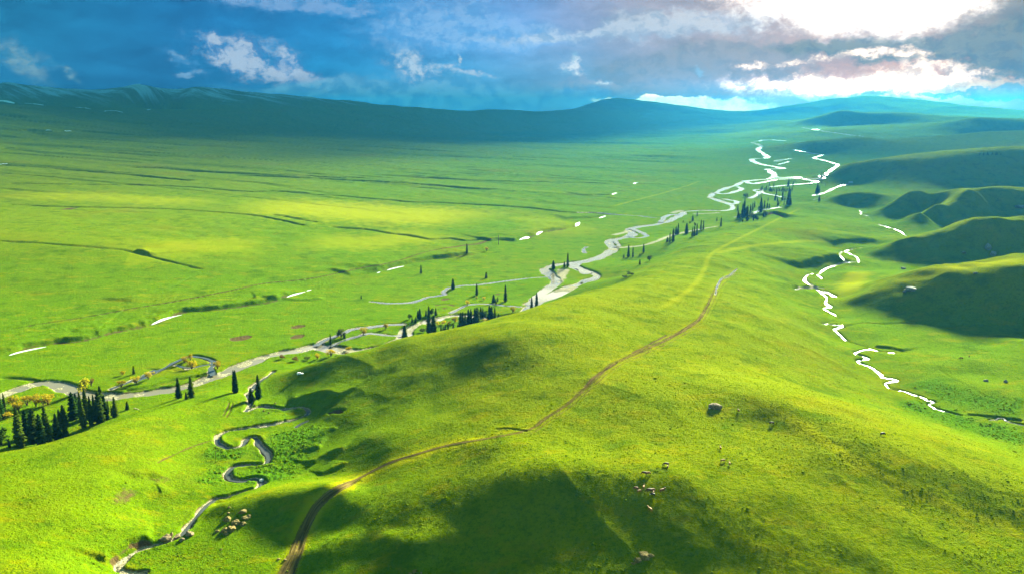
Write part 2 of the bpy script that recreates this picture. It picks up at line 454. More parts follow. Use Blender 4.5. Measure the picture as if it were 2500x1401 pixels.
n = len(C)
A = np.zeros((n + 3, n + 3))
A[:n, :n] = kern((ct[:, None] - ct) ** 2 + (cl[:, None] - cl) ** 2) + np.eye(n) * 3e-4
A[:n, n] = 1; A[:n, n + 1] = ct; A[:n, n + 2] = cl
A[n:, :n] = A[:n, n:].T
SOL = np.linalg.solve(A, np.concatenate([cw, [0, 0, 0]]))


def rbf(t, l):
    sh = t.shape
    t, l = t.ravel(), l.ravel()
    out = np.empty(len(t))
    for i in range(0, len(t), 20000):
        a, b = t[i:i + 20000, None], l[i:i + 20000, None]
        out[i:i + 20000] = kern((a - ct) ** 2 + (b - cl) ** 2) @ SOL[:n] + SOL[n] + SOL[n + 1] * a[:, 0] + SOL[n + 2] * b[:, 0]
    return out.reshape(sh)


# ---- numpy noise
def _hash(ix, iy, seed):
    h = (ix.astype(np.int64) * 374761393 + iy.astype(np.int64) * 668265263 + seed * 974634777) & 0xFFFFFFFF
    h = ((h ^ (h >> 13)) * 1274126177) & 0xFFFFFFFF
    return ((h ^ (h >> 16)) & 0xFFFFFF) / float(0xFFFFFF)


def vnoise(x, y, seed=0):
    ix, iy = np.floor(x), np.floor(y)
    fx, fy = x - ix, y - iy
    fx, fy = fx * fx * fx * (fx * (fx * 6 - 15) + 10), fy * fy * fy * (fy * (fy * 6 - 15) + 10)
    a, b = _hash(ix, iy, seed), _hash(ix + 1, iy, seed)
    c, d = _hash(ix, iy + 1, seed), _hash(ix + 1, iy + 1, seed)
    return (a + (b - a) * fx) * (1 - fy) + (c + (d - c) * fx) * fy - 0.5


def fbm(x, y, s, octv=4, gain=0.5, seed=0):
    out, amp = 0, 1.0
    for i in range(octv):
        out = out + amp * vnoise(x / s, y / s, seed + i * 17)
        s *= 0.5; amp *= gain
    return out


# ---- polar grid that is densest where the ground is nearest
QUICK = os.environ.get("QUICK") == "1"
NA = 900 if QUICK else 1500
TH0, TH1 = math.radians(-50), math.radians(50)
th = np.linspace(TH0, TH1, NA)
ls = [math.log(120.0)]
while ls[-1] < math.log(15500):
    d_ = math.exp(ls[-1])
    st = 0.0026 if d_ < 700 else (0.0034 if d_ < 2500 else 0.0055)
    if d_ < 200: st = 0.008
    ls.append(ls[-1] + st * (1.6 if QUICK else 1.0))
LG = np.array(ls)
NR = len(LG)
# coarse evaluation, then smooth up-sampling
ca = np.linspace(TH0, TH1, 330)
cb = np.linspace(LG[0], LG[-1], 520)
W_ = rbf(*np.meshgrid(ca, cb))


def cubic_rows(M, src, dst):
    """Catmull-Rom along axis 0"""
    x = (dst - src[0]) / (src[1] - src[0])
    i = np.clip(np.floor(x).astype(int), 0, len(src) - 2)
    f = (x - i)[:, None]
    g = lambda k: M[np.clip(i + k, 0, len(src) - 1)]
    p0, p1, p2, p3 = g(-1), g(0), g(1), g(2)
    return p1 + 0.5 * f * (p2 - p0 + f * (2 * p0 - 5 * p1 + 4 * p2 - p3 + f * (3 * (p1 - p2) + p3 - p0)))


Wf = cubic_rows(W_, cb, LG)
Wf = cubic_rows(Wf.T, ca, th).T
DD = np.exp(LG)[:, None]
GX = DD * np.sin(th)[None, :]
GY = DD * np.cos(th)[None, :]
GZ = Wf * DD


def ground(x, y, G=None):
    """bilinear height of the finished ground"""
    G = GZ if G is None else G
    x, y = np.asarray(x, float), np.asarray(y, float)
    t, l = q2(x, y)
    i = np.clip((t - TH0) / (TH1 - TH0) * (NA - 1), 0, NA - 1.001)
    j = np.clip(np.interp(l, LG, np.arange(NR)), 0, NR - 1.001)
    i0, j0 = i.astype(int), j.astype(int)
    fi, fj = i - i0, j - j0
    return (G[j0, i0] * (1 - fi) + G[j0, i0 + 1] * fi) * (1 - fj) + (G[j0 + 1, i0] * (1 - fi) + G[j0 + 1, i0 + 1] * fi) * fj


def hit(u, v, after=0.0):
    """first point of the ground on the line of sight through (u, v), beyond distance `after`"""
    d = ray(u, v)
    s = np.exp(np.linspace(math.log(max(130.0, after)), math.log(15000), 4000))
    X, Y, ZZ = d[0] / d[1] * s, s, CAM_H + d[2] / d[1] * s
    below = ZZ < ground(X, Y)
    if after:
        k0 = int(np.argmax(~below))
        below[:k0] = False
    if not below.any():
        k = len(s) - 1
    else:
        k = int(np.argmax(below))
    if k > 0:
        lo, hi = s[k - 1], s[k]
        for _ in range(12):
            m = 0.5 * (lo + hi)
            if CAM_H + d[2] / d[1] * m < ground(d[0] / d[1] * m, m): hi = m
            else: lo = m
        y = hi
    else:
        y = s[k]
    x = d[0] / d[1] * y
    return np.array([x, y, float(ground(x, y))])

#@@DETAIL
# ------------------------------------------------------------------ lines on the ground (traced, then laid on the surface)
BASE = GZ.copy()
RNG = np.random.default_rng(5)


def smooth_curve(pts, per=6):
    p = np.array(pts, float)
    if len(p) < 3: 
        return np.array(resample([tuple(a) for a in p], 6))
    q = np.vstack([2 * p[0] - p[1], p, 2 * p[-1] - p[-2]])
    out = []
    for i in range(1, len(q) - 2):
        p0, p1, p2, p3 = q[i - 1], q[i], q[i + 1], q[i + 2]
        k = max(2, int(np.hypot(*(p2 - p1)[:2]) / per))
        for t in np.linspace(0, 1, k, endpoint=False):
            out.append(p1 + 0.5 * t * (p2 - p0 + t * (2 * p0 - 5 * p1 + 4 * p2 - p3 + t * (3 * (p1 - p2) + p3 - p0))))
    out.append(p[-1])
    return np.array(out)


def lay(pts, after=0.0, per=6, floor=None):
    """photograph trace -> world polyline (N,3) on the bare ground"""
    w = []
    for u, v in smooth_curve(pts, per)[:, :2]:
        if floor is not None:
            w.append(pz(u, v, floor))
        else:
            w.append(hit(u, v, after))
    w = np.array(w)
    w[:, 2] = ground(w[:, 0], w[:, 1], BASE)
    # even spacing
    seg = np.hypot(np.diff(w[:, 0]), np.diff(w[:, 1]))
    s = np.concatenate([[0], np.cumsum(seg)])
    d = np.hypot(w[:, 0], w[:, 1]).mean()
    k = int(min(600, max(4, s[-1] / max(1.2, d * 0.0025))))
    t = np.linspace(0, s[-1], k)
    x, y = np.interp(t, s, w[:, 0]), np.interp(t, s, w[:, 1])
    return np.stack([x, y, ground(x, y, BASE)], -1)


def near_field(line, reach):
    """distance, side (+ left of travel) and position along (0..1) of every grid vertex near a polyline"""
    D = np.full((NR, NA), 1e9, np.float32); S = np.zeros((NR, NA), np.float32); T = np.zeros((NR, NA), np.float32)
    t, l = q2(line[:, 0], line[:, 1])
    nseg = len(line) - 1
    reach = np.broadcast_to(reach, (len(line),))
    for i in range(nseg):
        r = reach[i] / math.exp(min(l[i], l[i + 1])) * 1.15
        i0 = int((min(t[i], t[i + 1]) - r - TH0) / (TH1 - TH0) * (NA - 1)); i1 = int((max(t[i], t[i + 1]) + r - TH0) / (TH1 - TH0) * (NA - 1)) + 2
        i0, i1 = max(0, i0), min(NA, i1)
        j0 = int(np.searchsorted(LG, min(l[i], l[i + 1]) - r)); j1 = int(np.searchsorted(LG, max(l[i], l[i + 1]) + r)) + 1
        if i1 <= i0 or j1 <= j0: continue
        X, Y = GX[j0:j1, i0:i1], GY[j0:j1, i0:i1]
        ax, ay = line[i, 0], line[i, 1]
        bx, by = line[i + 1, 0] - ax, line[i + 1, 1] - ay
        L2 = bx * bx + by * by + 1e-9
        px, py = X - ax, Y - ay
        k = np.clip((px * bx + py * by) / L2, 0, 1)
        dd = np.hypot(px - k * bx, py - k * by)
        sub = D[j0:j1, i0:i1]
        m_ = dd < sub
        sub[m_] = dd[m_]
        S[j0:j1, i0:i1][m_] = np.sign(bx * py - by * px)[m_]
        T[j0:j1, i0:i1][m_] = ((i + k) / nseg)[m_]
    return D, S, T


def sstep(x, a, b):
    x = np.clip((x - a) / (b - a), 0, 1)
    return x * x * (3 - 2 * x)


DIRT = np.zeros((NR, NA), np.float32)
PALE = np.zeros((NR, NA), np.float32)
LUSH = np.zeros((NR, NA), np.float32)
WET = np.zeros((NR, NA), np.float32)
# wandering noise used to roughen every drawn edge
EDGE = (fbm(GX, GY, 9.0, 3, seed=3) * 1.0).astype(np.float32)


def scarp(pts, h, w, L, dirt=0.0, after=0.0, ends=0.12, rough=0.5):
    global GZ
    ln = lay(pts, after)
    D, S, T = near_field(ln, w + 3 * L)
    sd = D * S
    near = D < 1e8
    e = sstep(T, 0, ends) * sstep(1 - T, 0, ends)
    hh = h * (1 + 0.5 * rough * EDGE)
    prof = np.where(near, sstep(sd + EDGE * w * 0.35, -w, w) * np.exp(-np.clip(sd, 0, None) / L), 0) * sstep(w + 3 * L - D, 0, L)
    GZ += (hh * e * prof)
    if dirt:
        np.maximum(DIRT, np.where(near, dirt * e * (1 - sstep(np.abs(sd + w * 0.8) + EDGE * w * 0.8, w * 0.15, w * 0.7)), 0), out=DIRT)
    return ln


def gully(pts, depth, w, dirt=0.0, after=0.0, ends=0.05):
    global GZ
    ln = lay(pts, after)
    D, S, T = near_field(ln, w * 2.5)
    e = sstep(T, 0, ends) * sstep(1 - T, 0, ends)
    f = np.where(D < 1e8, 1 - sstep(D * (1 + 0.7 * EDGE), 0.15 * w, w), 0) * e
    GZ -= depth * f * (1 + 0.6 * EDGE)
    if dirt: np.maximum(DIRT, f * dirt, out=DIRT)
    return ln


def paint(pts, arr, amount, w, after=0.0, ends=0.05):
    ln = lay(pts, after)
    D, S, T = near_field(ln, w * 2.2)
    e = sstep(T, 0, ends) * sstep(1 - T, 0, ends)
    np.maximum(arr, np.where(D < 1e8, amount * e * (1 - sstep(D * (1 + 0.6 * EDGE), 0.3 * w, w * 1.5)), 0), out=arr)
    return ln


STREAMS = []


def stream(name, pts, width, depth=1.0, level=0.35, bank=2.0, dirt=0.8, after=0.0, floor=None, cut=0.0, wvar=0.4, bars=None):
    """carves a bed and remembers the water line; cut raises the outer banks"""
    global GZ
    ln = lay(pts, after, floor=floor)
    n_ = len(ln)
    s = np.linspace(0, 1, n_)
    wd = np.interp(s, np.linspace(0, 1, len(np.atleast_1d(width))), np.atleast_1d(width)).astype(float) * ((0.5 if len(ln) and np.hypot(ln[0, 0], ln[0, 1]) < 900 else 0.42) if wvar >= 1.0 else 1.0)
    wd = wd * (1 + wvar * 2 * fbm(ln[:, 0], ln[:, 1], max(12.0, wd.mean() * 3), 3, seed=8))
    if wvar > 0.7:
        wd = wd * np.clip(0.8 + 2.6 * fbm(ln[:, 0] + 9, ln[:, 1] + 31, 26.0 * max(1, wd.mean() / 3), 3, seed=14), 0.4, 1.5)
    wd = np.clip(wd, 0.12, None)
    tg = np.gradient(ln[:, :2], axis=0); tg /= np.linalg.norm(tg, axis=1)[:, None] + 1e-9
    sh = fbm(ln[:, 0] + 77, ln[:, 1], max(10.0, wd.mean() * 2.5), 3, seed=12) * wd.mean() * 0.5 * np.sin(np.pi * np.clip(s, 0, 1)) ** 0.5
    ln[:, 0] -= tg[:, 1] * sh; ln[:, 1] += tg[:, 0] * sh
    ln[:, 2] = ground(ln[:, 0], ln[:, 1], BASE)
    D, S, T = near_field(ln, wd.max() * 0.5 + bank * 2.5)
    half = np.interp(T, s, wd).astype(np.float32) * 0.5
    near = D < 1e8
    f = np.where(near, 1 - sstep(D + EDGE * bank * 0.8, half, half + bank), 0)
    # flatten towards the line's own height first so that the bed is level across
    zl = np.interp(T, s, ln[:, 2])
    flat = np.where(near, 1 - sstep(D, half, half + 2.2 * bank), 0)
    GZ += flat * (zl - BASE) * 0.9
    GZ -= depth * f
    if bars:
        GZ += np.where(near, 1 - sstep(D, half, half + bank * 0.5), 0) * np.clip(fbm(GX, GY, bars[0], 4, 0.6, seed=91) * 2.4 + bars[1], 0, 1.25) * level
    if cut:
        b = np.where(near, sstep(D, half + bank * 0.3, half + bank) * (1 - sstep(D, half + bank, half + bank * 2.4)), 0)
        GZ += cut * b * np.clip(0.5 + 1.6 * EDGE, 0, 1)
    if dirt: np.maximum(DIRT, dirt * np.where(near, 1 - sstep(D + EDGE * bank * 1.2, half + bank * 0.2, half + bank * 0.85), 0), out=DIRT)
    np.maximum(WET, f, out=WET)
    ln = ln.copy()
    ln[:, 2] += -depth + level
    STREAMS.append((name, ln, wd + bank * (0.8 if name == 'river' else 0.2)))
    return ln


# --- natural relief: anisotropic run-off furrows on the long left slope, low swells elsewhere
ax_, ay_ = 0.921, -0.389
UU, VV = GX * ax_ + GY * ay_, -GX * ay_ + GY * ax_
far = sstep(DD, 900, 2600) * np.ones_like(GX)
leftside = 1 - sstep(GX - (0.30 * GY), -420, 60)
fur = fbm(UU + 90 * vnoise(GX / 300, GY / 300, 4), VV * 7.0, 1500, 5, 0.62, seed=21)
GZ += fur * far * leftside * np.clip(DD / 420, 0, 11)
GZ -= leftside * far * np.clip(DD / 700, 0, 7) * (1 - sstep(np.abs(fbm(UU, VV * 9.0, 1900, 4, 0.5, seed=33)), 0.0, 0.075))
mount = sstep(DD, 4300, 7000) * np.ones_like(GX)
GZ += mount * (np.abs(fbm(GX, GY, 1900, 7, 0.55, seed=41)) * -75 + 10)
GZ += fbm(GX, GY, 60, 3, 0.5, seed=51) * 1.1 * (1 - sstep(DD, 700, 2500)) * sstep(np.abs(GZ) , 0, 8)
fold = sstep(GZ, 7, 22) * (1 - sstep(DD, 900, 1500)) * sstep(GX + 0.28 * GY, -30, 40)
GZ += fold * (fbm(GX * 1.2 + GY * 0.5, GY, 95, 3, 0.5, seed=55) * 2.6 - np.abs(fbm(GX + 0.6 * GY, 0.7 * GY - GX * 0.4, 46, 3, 0.5, seed=57)) * 1.6)
# spurs and hollows of the right-hand hills
rhs = sstep(GX - 0.36 * GY, -30, 160) * sstep(GZ, 8, 26) * sstep(DD, 560, 760) * (1 - sstep(DD, 5200, 8000))
GZ += rhs * (-np.abs(fbm(GX * 1.0 + GY * 0.5, GY * 0.8 - GX * 0.3, 210, 4, 0.5, seed=61)) * 1.0 + 0.16) * np.clip(DD / 34, 12, 60) * (1 - 0.92 * sstep(DD, 1250, 2100)) * 0.8
GZ -= sstep(GX - 0.36 * GY, -30, 160) * sstep(GZ, 8, 26) * sstep(DD, 560, 760) * (1 - sstep(DD, 5200, 8000)) * np.abs(fbm(GX + 0.5 * GY, GY * 0.6 - GX * 0.5, 70, 4, 0.55, seed=63)) * np.clip(DD / 150, 4, 11) * (1 - 0.8 * sstep(DD, 1250, 2100))

# --- terraces and gullies of the plain (left to right)
scarp([(-40, 885), (60, 850), (120, 838), (200, 830), (270, 812), (370, 790), (440, 762), (520, 755), (600, 745), (660, 735), (700, 722), (760, 708)], 4.0, 5, 45, 0.5)
scarp([(130, 812), (180, 806), (240, 812), (300, 806)], 1.6, 6, 40, 0.1, ends=0.35)
scarp([(905, 668), (960, 652), (1010, 641), (1060, 632), (1110, 627), (1175, 618)], 5.0, 6, 60, 0.4)
scarp([(1195, 590), (1225, 587), (1262, 590)], 5.0, 7, 40, 0.1)
scarp([(1268, 588), (1300, 575), (1320, 567), (1380, 558), (1415, 545)], 4.0, 6, 60, 0.5)
scarp([(1370, 535), (1430, 533), (1490, 528)], 4.0, 9, 60, 0.1)
gully([(800, 553), (850, 557), (900, 561), (960, 571), (1000, 575), (1050, 584), (1100, 582), (1140, 588), (1195, 581)], 3.00, 7.2, 0.15)
gully([(0, 497), (90, 503), (200, 506), (300, 508), (420, 511), (500, 516), (570, 521), (640, 529), (700, 541), (755, 554)], 2.70, 6.4, 0.1)
gully([(660, 523), (700, 529), (735, 536), (775, 543)], 2.40, 7.2)
gully([(-20, 447), (150, 450), (330, 452), (470, 457), (600, 468), (680, 467), (760, 474), (830, 478), (900, 485), (950, 488), (1000, 493), (1070, 495), (1130, 498), (1220, 503), (1300, 508), (1380, 518), (1450, 520), (1530, 527)], 4.20, 8.8, 0.1)
gully([(-20, 588), (80, 593), (150, 598), (230, 605), (300, 611), (330, 617), (360, 625), (440, 645), (500, 660)], 1.56, 4.8, 0.2)
scarp([(325, 615), (345, 618), (362, 628)], 4, 5, 30)
gully([(-20, 400), (120, 410), (200, 417), (300, 424), (350, 430), (420, 437), (480, 441)], 5.40, 12.8)
gully([(300, 408), (400, 412), (520, 420), (700, 428), (900, 436)], 4.80, 12.0)
gully([(560, 428), (700, 432), (850, 440), (1000, 447), (1150, 460), (1250, 462)], 4.80, 11.2)
gully([(1000, 433), (1200, 442), (1350, 445), (1500, 448)], 4.80, 12.0)
gully([(1380, 470), (1430, 476), (1490, 475)], 4.20, 10.4)
gully([(50, 318), (120, 320), (200, 322), (330, 330)], 13.20, 32.0)
gully([(0, 360), (150, 368), (270, 373), (420, 385)], 7.20, 19.2)
scarp([(610, 728), (660, 724), (720, 733), (800, 729)], 1.6, 3, 20)
scarp([(790, 655), (830, 664), (860, 676)], 2.4, 5, 40, ends=0.3)
scarp([(240, 727), (300, 733), (345, 736)], 1.6, 5, 35, ends=0.35)
gully([(1060, 745), (1090, 742), (1110, 746)], 0.48, 3.2, 0.9)
for u, v, a, b in [(727, 796, 17, 5), (725, 821, 17, 5.5), (590, 824, 28, 6.5), (1087, 730, 13, 3.6), (170, 509, 12, 2.5), (1215, 718, 8, 1.8), (1233, 719, 7, 1.6), (1085, 752, 7, 1.6)]:
    c_ = hit(u, v)
    d_ = math.hypot(c_[0], c_[1])
    rx, ry = a * d_ / FPX, b * d_ * d_ / (FPX * CAM_H)
    e_ = np.hypot((GX - c_[0]) / rx, (GY - c_[1] - 0.25 * (GX - c_[0])) / ry) + 0.35 * EDGE
    f_ = 1 - sstep(e_, 0.75, 1.05)
    np.maximum(DIRT, f_, out=DIRT)
    GZ -= 0.5 * f_
for k in range(26):   # little ruts of the flood plain
    u, v = RNG.uniform(350, 1250), RNG.uniform(640, 900)
    if v > 1010 - 0.2 * u: continue
    a = RNG.uniform(25, 70)
    gully([(u - a, v + RNG.uniform(-2, 5)), (u, v), (u + a, v - RNG.uniform(2, 8))], 0.7, RNG.uniform(1.5, 3), 0.25, ends=0.3)
# ancient flow lines left by the cut-off channels
for p in ([(0, 922), (50, 923), (80, 927), (100, 933), (150, 934)], [(330, 925), (380, 905), (430, 880), (470, 867), (500, 872), (532, 888)],
          [(300, 952), (360, 945), (430, 926), (490, 915)], [(420, 905), (480, 893), (520, 884)]):
    gully(p, 1.2, 4, 0.35)

# --- banks of the right valley
scarp([(2030, 596), (2060, 590), (2110, 589), (2150, 588)], 3.5, 4, 25, 0.1)
scarp([(1950, 655), (1990, 642), (2040, 634), (2062, 632)], 6.5, 5, 30)
scarp([(1940, 700), (1975, 703), (2010, 700)], 2.5, 2.5, 12, 0.6)
scarp([(2130, 846), (2170, 850), (2210, 858)], 2.2, 2.5, 12, 0.3)
for p in ([(2120, 632), (2180, 637), (2260, 645), (2320, 645)], [(2360, 1010), (2420, 1016), (2500, 1026)], [(2050, 800), (2100, 788), (2160, 790), (2230, 787), (2300, 795), (2370, 789), (2500, 796)]):
    gully(p, 1.4, 2.6, 0.2)

# --- wet, lush ground
for p, w_ in (([(640, 1180), (690, 1130), (720, 1090), (700, 1050)], 16), ([(500, 1100), (600, 1110)], 10), ([(2200, 975), (2300, 1015), (2420, 1050), (2520, 1080)], 16),
              ([(2230, 930), (2350, 970), (2500, 1000)], 16), ([(500, 1180), (560, 1140)], 8)):
    paint(p, LUSH, 1.0, w_)
# --- bare earth
paint([(275, 1250), (292, 1228), (310, 1205), (330, 1190), (350, 1180)], DIRT, 0.46, 4.5, ends=0.45)
paint([(350, 1180), (400, 1170), (440, 1165)], DIRT, 0.35, 4, ends=0.3)
scarp([(255, 1375), (290, 1345), (330, 1325), (380, 1318)], 3.0, 2.2, 8, 0.8)
scarp([(335, 1172), (365, 1163), (395, 1176)], 1.6, 4, 14, ends=0.4)
scarp([(370, 1208), (400, 1212), (435, 1192)], 1.2, 4, 12, ends=0.4)
scarp([(700, 985), (740, 975), (790, 965), (830, 975)], 3, 4, 14)
scarp([(775, 1100), (800, 1062), (825, 1040)], 2, 2.5, 9, 0.3)
scarp([(760, 1135), (800, 1110), (840, 1100)], 2, 2.5, 9)
scarp([(780, 1160), (830, 1140), (850, 1125)], 1.6, 2.5, 9)
scarp([(1868, 527), (1885, 522), (1900, 524), (1918, 531)], 7, 3.5, 20, 1.0)
gully([(800, 1010), (815, 1002), (840, 1003)], 1.5, 3, 0.8)
gully([(380, 1130), (430, 1105), (480, 1085), (530, 1070)], 0.5, 1.0, 0.8)
gully([(1208, 1046), (1240, 1045), (1290, 1052)], 0.8, 0.9, 0.7)
gully([(1690, 960), (1700, 972), (1720, 988)], 0.35, 0.8, 0.3)
gully([(1682, 962), (1694, 976), (1712, 990)], 0.35, 0.8, 0.3)
for p in ([(543, 1015), (552, 1000), (560, 980)], [(552, 1018), (562, 1000), (568, 982)]): gully(p, 0.5, 1.2, 0.6)

# --- tracks
TRACK1 = [(690, 1440), (700, 1401), (722, 1350), (745, 1290), (775, 1235), (820, 1195), (880, 1165), (950, 1130), (1020, 1107), (1100, 1085), (1190, 1070)]
TRACK2 = [(1190, 1070), (1290, 1049), (1330, 1022), (1390, 982), (1440, 937), (1500, 887), (1575, 853), (1640, 822), (1700, 785), (1718, 762), (1732, 735), (1748, 702), (1766, 682), (1800, 655)]
paint(TRACK1, PALE, 0.8, 5.5)
gully([(725, 1345), (748, 1290), (780, 1237), (826, 1198), (885, 1168)], 0.9, 1.3, 0.5)
for off in (-9, 9, 17):
    gully([(u + off * 0.6, v + off * 0.8) for u, v in TRACK2], 0.35, 0.9, 0.55 if off == 9 else 0.3)
paint(TRACK2, PALE, 0.25, 4.5)
gully([(1425, 945), (1455, 915), (1480, 900), (1508, 882)], 0.9, 1.3, 1.0)
gully([(1540, 862), (1575, 845), (1630, 815)], 0.5, 1.3, 0.7)
paint([(1590, 765), (1640, 735), (1690, 700), (1718, 660), (1735, 622), (1790, 590), (1850, 560), (1900, 535), (1962, 505)], PALE, 0.38, 3.0)
paint([(1740, 620), (1840, 600), (1950, 590), (2020, 590)], PALE, 0.4, 6)
gully([(1640, 920), (1700, 955), (1790, 967), (1850, 992), (1960, 1052), (2050, 1115), (2200, 1200), (2350, 1262), (2520, 1316)], 0.12, 0.8, 0.16)
paint([(1850, 980), (1960, 1042), (2050, 1100), (2200, 1185), (2350, 1250), (2520, 1300)], PALE, 0.5, 4)
paint([(1960, 1020), (2000, 1060), (2060, 1105)], DIRT, 0.16, 3, ends=0.3)
gully([(2290, 900), (2330, 925), (2370, 945), (2420, 975)], 0.5, 1.0, 0.3)
gully([(1950, 620), (2000, 660), (2010, 700)], 0.1, 0.6, 0.05)
TRACK3 = [(-20, 812), (100, 790), (200, 775), (330, 752), (430, 735), (560, 710), (640, 693), (760, 680), (880, 655), (960, 640), (1040, 616), (1100, 604), (1160, 596), (1200, 583)]
gully(TRACK3, 0.7, 1.8, 0.45)
gully([(60, 780), (120, 770), (200, 745)], 0.5, 1.6, 0.4)
gully([(345, 720), (420, 700), (480, 672), (560, 660)], 0.5, 2, 0.1)
paint([(1490, 505), (1580, 482), (1660, 460), (1710, 442)], PALE, 0.55, 3)
for p_, w_, a_ in (([(500, 500), (700, 505), (900, 520), (1100, 530), (1250, 545)], 130, 0.85), ([(700, 580), (900, 590), (1100, 560)], 60, 0.55), ([(0, 470), (300, 485), (600, 500)], 70, 0.5),
                   ([(250, 620), (500, 600), (700, 600)], 60, 0.4), ([(1250, 520), (1400, 560), (1500, 570)], 60, 0.3), ([(2100, 660), (2080, 690), (2060, 730)], 14, 0.7), ([(2250, 668), (2400, 645), (2520, 632)], 12, 0.5)):
    paint(p_, PALE, a_, w_, ends=0.3)  # sunlit bands of the plain and hill crest brightened in the grass colour

# --- running water
G0 = 0.0
stream("river", [(1299, 742), (1312, 733), (1350, 719), (1392, 699), (1432, 685), (1456, 673), (1440, 664), (1412, 655), (1402, 643), (1455, 630), (1482, 617), (1497, 604), (1490, 594), (1497, 585),
                 (1532, 579), (1546, 570), (1536, 560), (1562, 553), (1612, 545), (1642, 536), (1660, 526), (1670, 517), (1704, 514), (1760, 514), (1786, 509), (1788, 500),
                 (1758, 490), (1731, 481), (1742, 472), (1762, 463), (1796, 452), (1818, 443), (1850, 439), (1882, 435), (1891, 428), (1884, 419), (1872, 413), (1912, 411), (1880, 405), (1850, 399),
                 (1836, 389), (1872, 386), (1868, 378), (1850, 366), (1860, 358), (1836, 348)], [12, 13, 12, 14, 16, 19, 22, 22, 20, 22, 28], 2.0, 0.8, 4, 0.75, bars=(26, -0.12))
stream("river", [(1402, 643), (1362, 645), (1336, 652), (1333, 660), (1350, 672), (1356, 686), (1346, 700), (1326, 714), (1306, 734)], [8, 10, 12, 12], 1.9, 0.8, 3, 0.75, bars=(22, -0.1))
stream("river", [(1536, 560), (1562, 566), (1580, 576), (1560, 581), (1532, 579)], [8, 7], 1.0, 0.65, 3)
stream("river", [(1660, 526), (1640, 524), (1622, 531), (1612, 545)], [9, 8], 1.0, 0.65, 3)
stream("river", [(1497, 604), (1512, 600), (1500, 590)], [5, 5], 1.0, 0.65, 3)
stream("river", [(1440, 664), (1428, 668), (1410, 655)], [5, 5], 1.0, 0.65, 3)
stream("river", [(1884, 433), (1920, 434), (1952, 432), (1946, 436), (1902, 438)], [12, 12], 1.0, 0.65, 5)
stream("river", [(1818, 443), (1836, 449), (1870, 444), (1896, 438)], [14, 12], 1.0, 0.65, 5)
stream("river", [(1742, 472), (1775, 473), (1812, 462), (1800, 456)], [12, 10], 1.0, 0.65, 5)
stream("river", [(1788, 500), (1800, 493), (1770, 486)], [9, 9], 1.0, 0.65, 5)
stream("river", [(1306, 734), (1298, 744), (1289, 757), (1284, 767), (1255, 771), (1222, 773), (1190, 774), (1150, 768), (1110, 768), (1065, 777), (1015, 792), (985, 812), (962, 830), (930, 843), (885, 852), (840, 850), (800, 845), (770, 843), (735, 851), (690, 860), (640, 873), (575, 895), (515, 919),
                 (440, 943), (335, 958), (255, 964), (190, 955), (150, 938), (118, 931), (70, 938), (25, 955), (-30, 975)], [9, 9, 10, 11, 12, 14, 13, 11, 11, 12, 10, 9], 1.9, 0.6, 3.0, 0.9, floor=0.0, bars=(11, 0.78))
stream("brook", [(985, 790), (935, 793), (885, 800), (852, 805), (832, 815), (800, 826), (770, 842)], [5, 6, 5], 0.8, 0.4, 2.5, 0.9, floor=0.0)
stream("brook", [(985, 812), (950, 815), (905, 812), (860, 822), (830, 832), (805, 842)], [3, 4, 3], 0.7, 0.35, 2.5, 0.9, floor=0.0)
stream("brook", [(330, 932), (378, 908), (430, 882), (462, 869), (500, 873), (525, 885), (515, 897), (520, 915)], [3, 3, 4], 0.7, 0.35, 2.0, 0.8, floor=0.0)
stream("brook", [(270, 948), (330, 925), (380, 902)], [3.5, 3], 0.7, 0.35, 2.0, 0.9, floor=0.0)
stream("brook", [(430, 890), (460, 896), (500, 890), (530, 884)], [2.5, 2], 0.7, 0.35, 2.0, 0.6, floor=0.0)
stream("brook", [(1335, 671), (1282, 675), (1210, 684), (1165, 690), (1130, 692), (1095, 698), (1082, 708), (1085, 714), (1045, 721), (1022, 729), (1000, 735), (950, 737), (905, 733)], [3, 3.5, 3.5, 4, 5, 3], 0.9, 0.5, 2.5, 0.4, floor=0.6)
stream("brook", [(1270, 748), (1235, 744), (1180, 738), (1140, 742), (1120, 752), (1100, 762)], [4, 3, 3], 0.8, 0.4, 2.5, 0.5, floor=0.4)
stream("brook", [(1350, 668), (1340, 676), (1345, 684)], [3, 3], 0.8, 0.5, 2.0, 0.5)
stream("brook", [(1428, 618), (1424, 608), (1432, 603)], [4, 3], 0.8, 0.5, 2.5, 0.5)
stream("brook", [(1600, 532), (1560, 527), (1520, 525), (1470, 520), (1410, 518)], [5, 4, 3], 1.0, 0.55, 4, 0.4)
stream("brook", [(1795, 530), (1830, 526), (1850, 515), (1880, 510), (1905, 506)], [6, 5], 1.0, 0.55, 4, 0.5)
stream("brook", [(1832, 484), (1846, 477), (1853, 470), (1840, 465), (1858, 463), (1862, 471), (1885, 476), (1912, 482)], [8, 7, 6], 1.0, 0.6, 5, 0.4)
stream("brook", [(1880, 457), (1905, 454), (1950, 450), (1985, 447), (1996, 443), (1975, 440), (1962, 437), (1985, 436)], [10, 10, 9], 1.0, 0.65, 5, 0.4)
stream("brook", [(1985, 478), (2015, 470), (2035, 460), (2060, 452), (2078, 445)], [7, 6], 1.0, 0.6, 5, 0.3, wvar=0.7)
stream("brook", [(1990, 436), (2008, 437), (2014, 433), (2000, 430), (2016, 428), (2022, 420), (2036, 411), (2046, 404), (2030, 397), (2008, 391), (1986, 386), (2008, 379), (1988, 376), (1960, 371), (1936, 365)], [11, 10, 12, 12], 1.2, 0.8, 6, 0.3, wvar=0.4)
stream("brook", [(1900, 402), (1925, 395), (1890, 394), (1932, 388)], [8, 8], 1.0, 0.7, 6, 0.3, wvar=0.6)
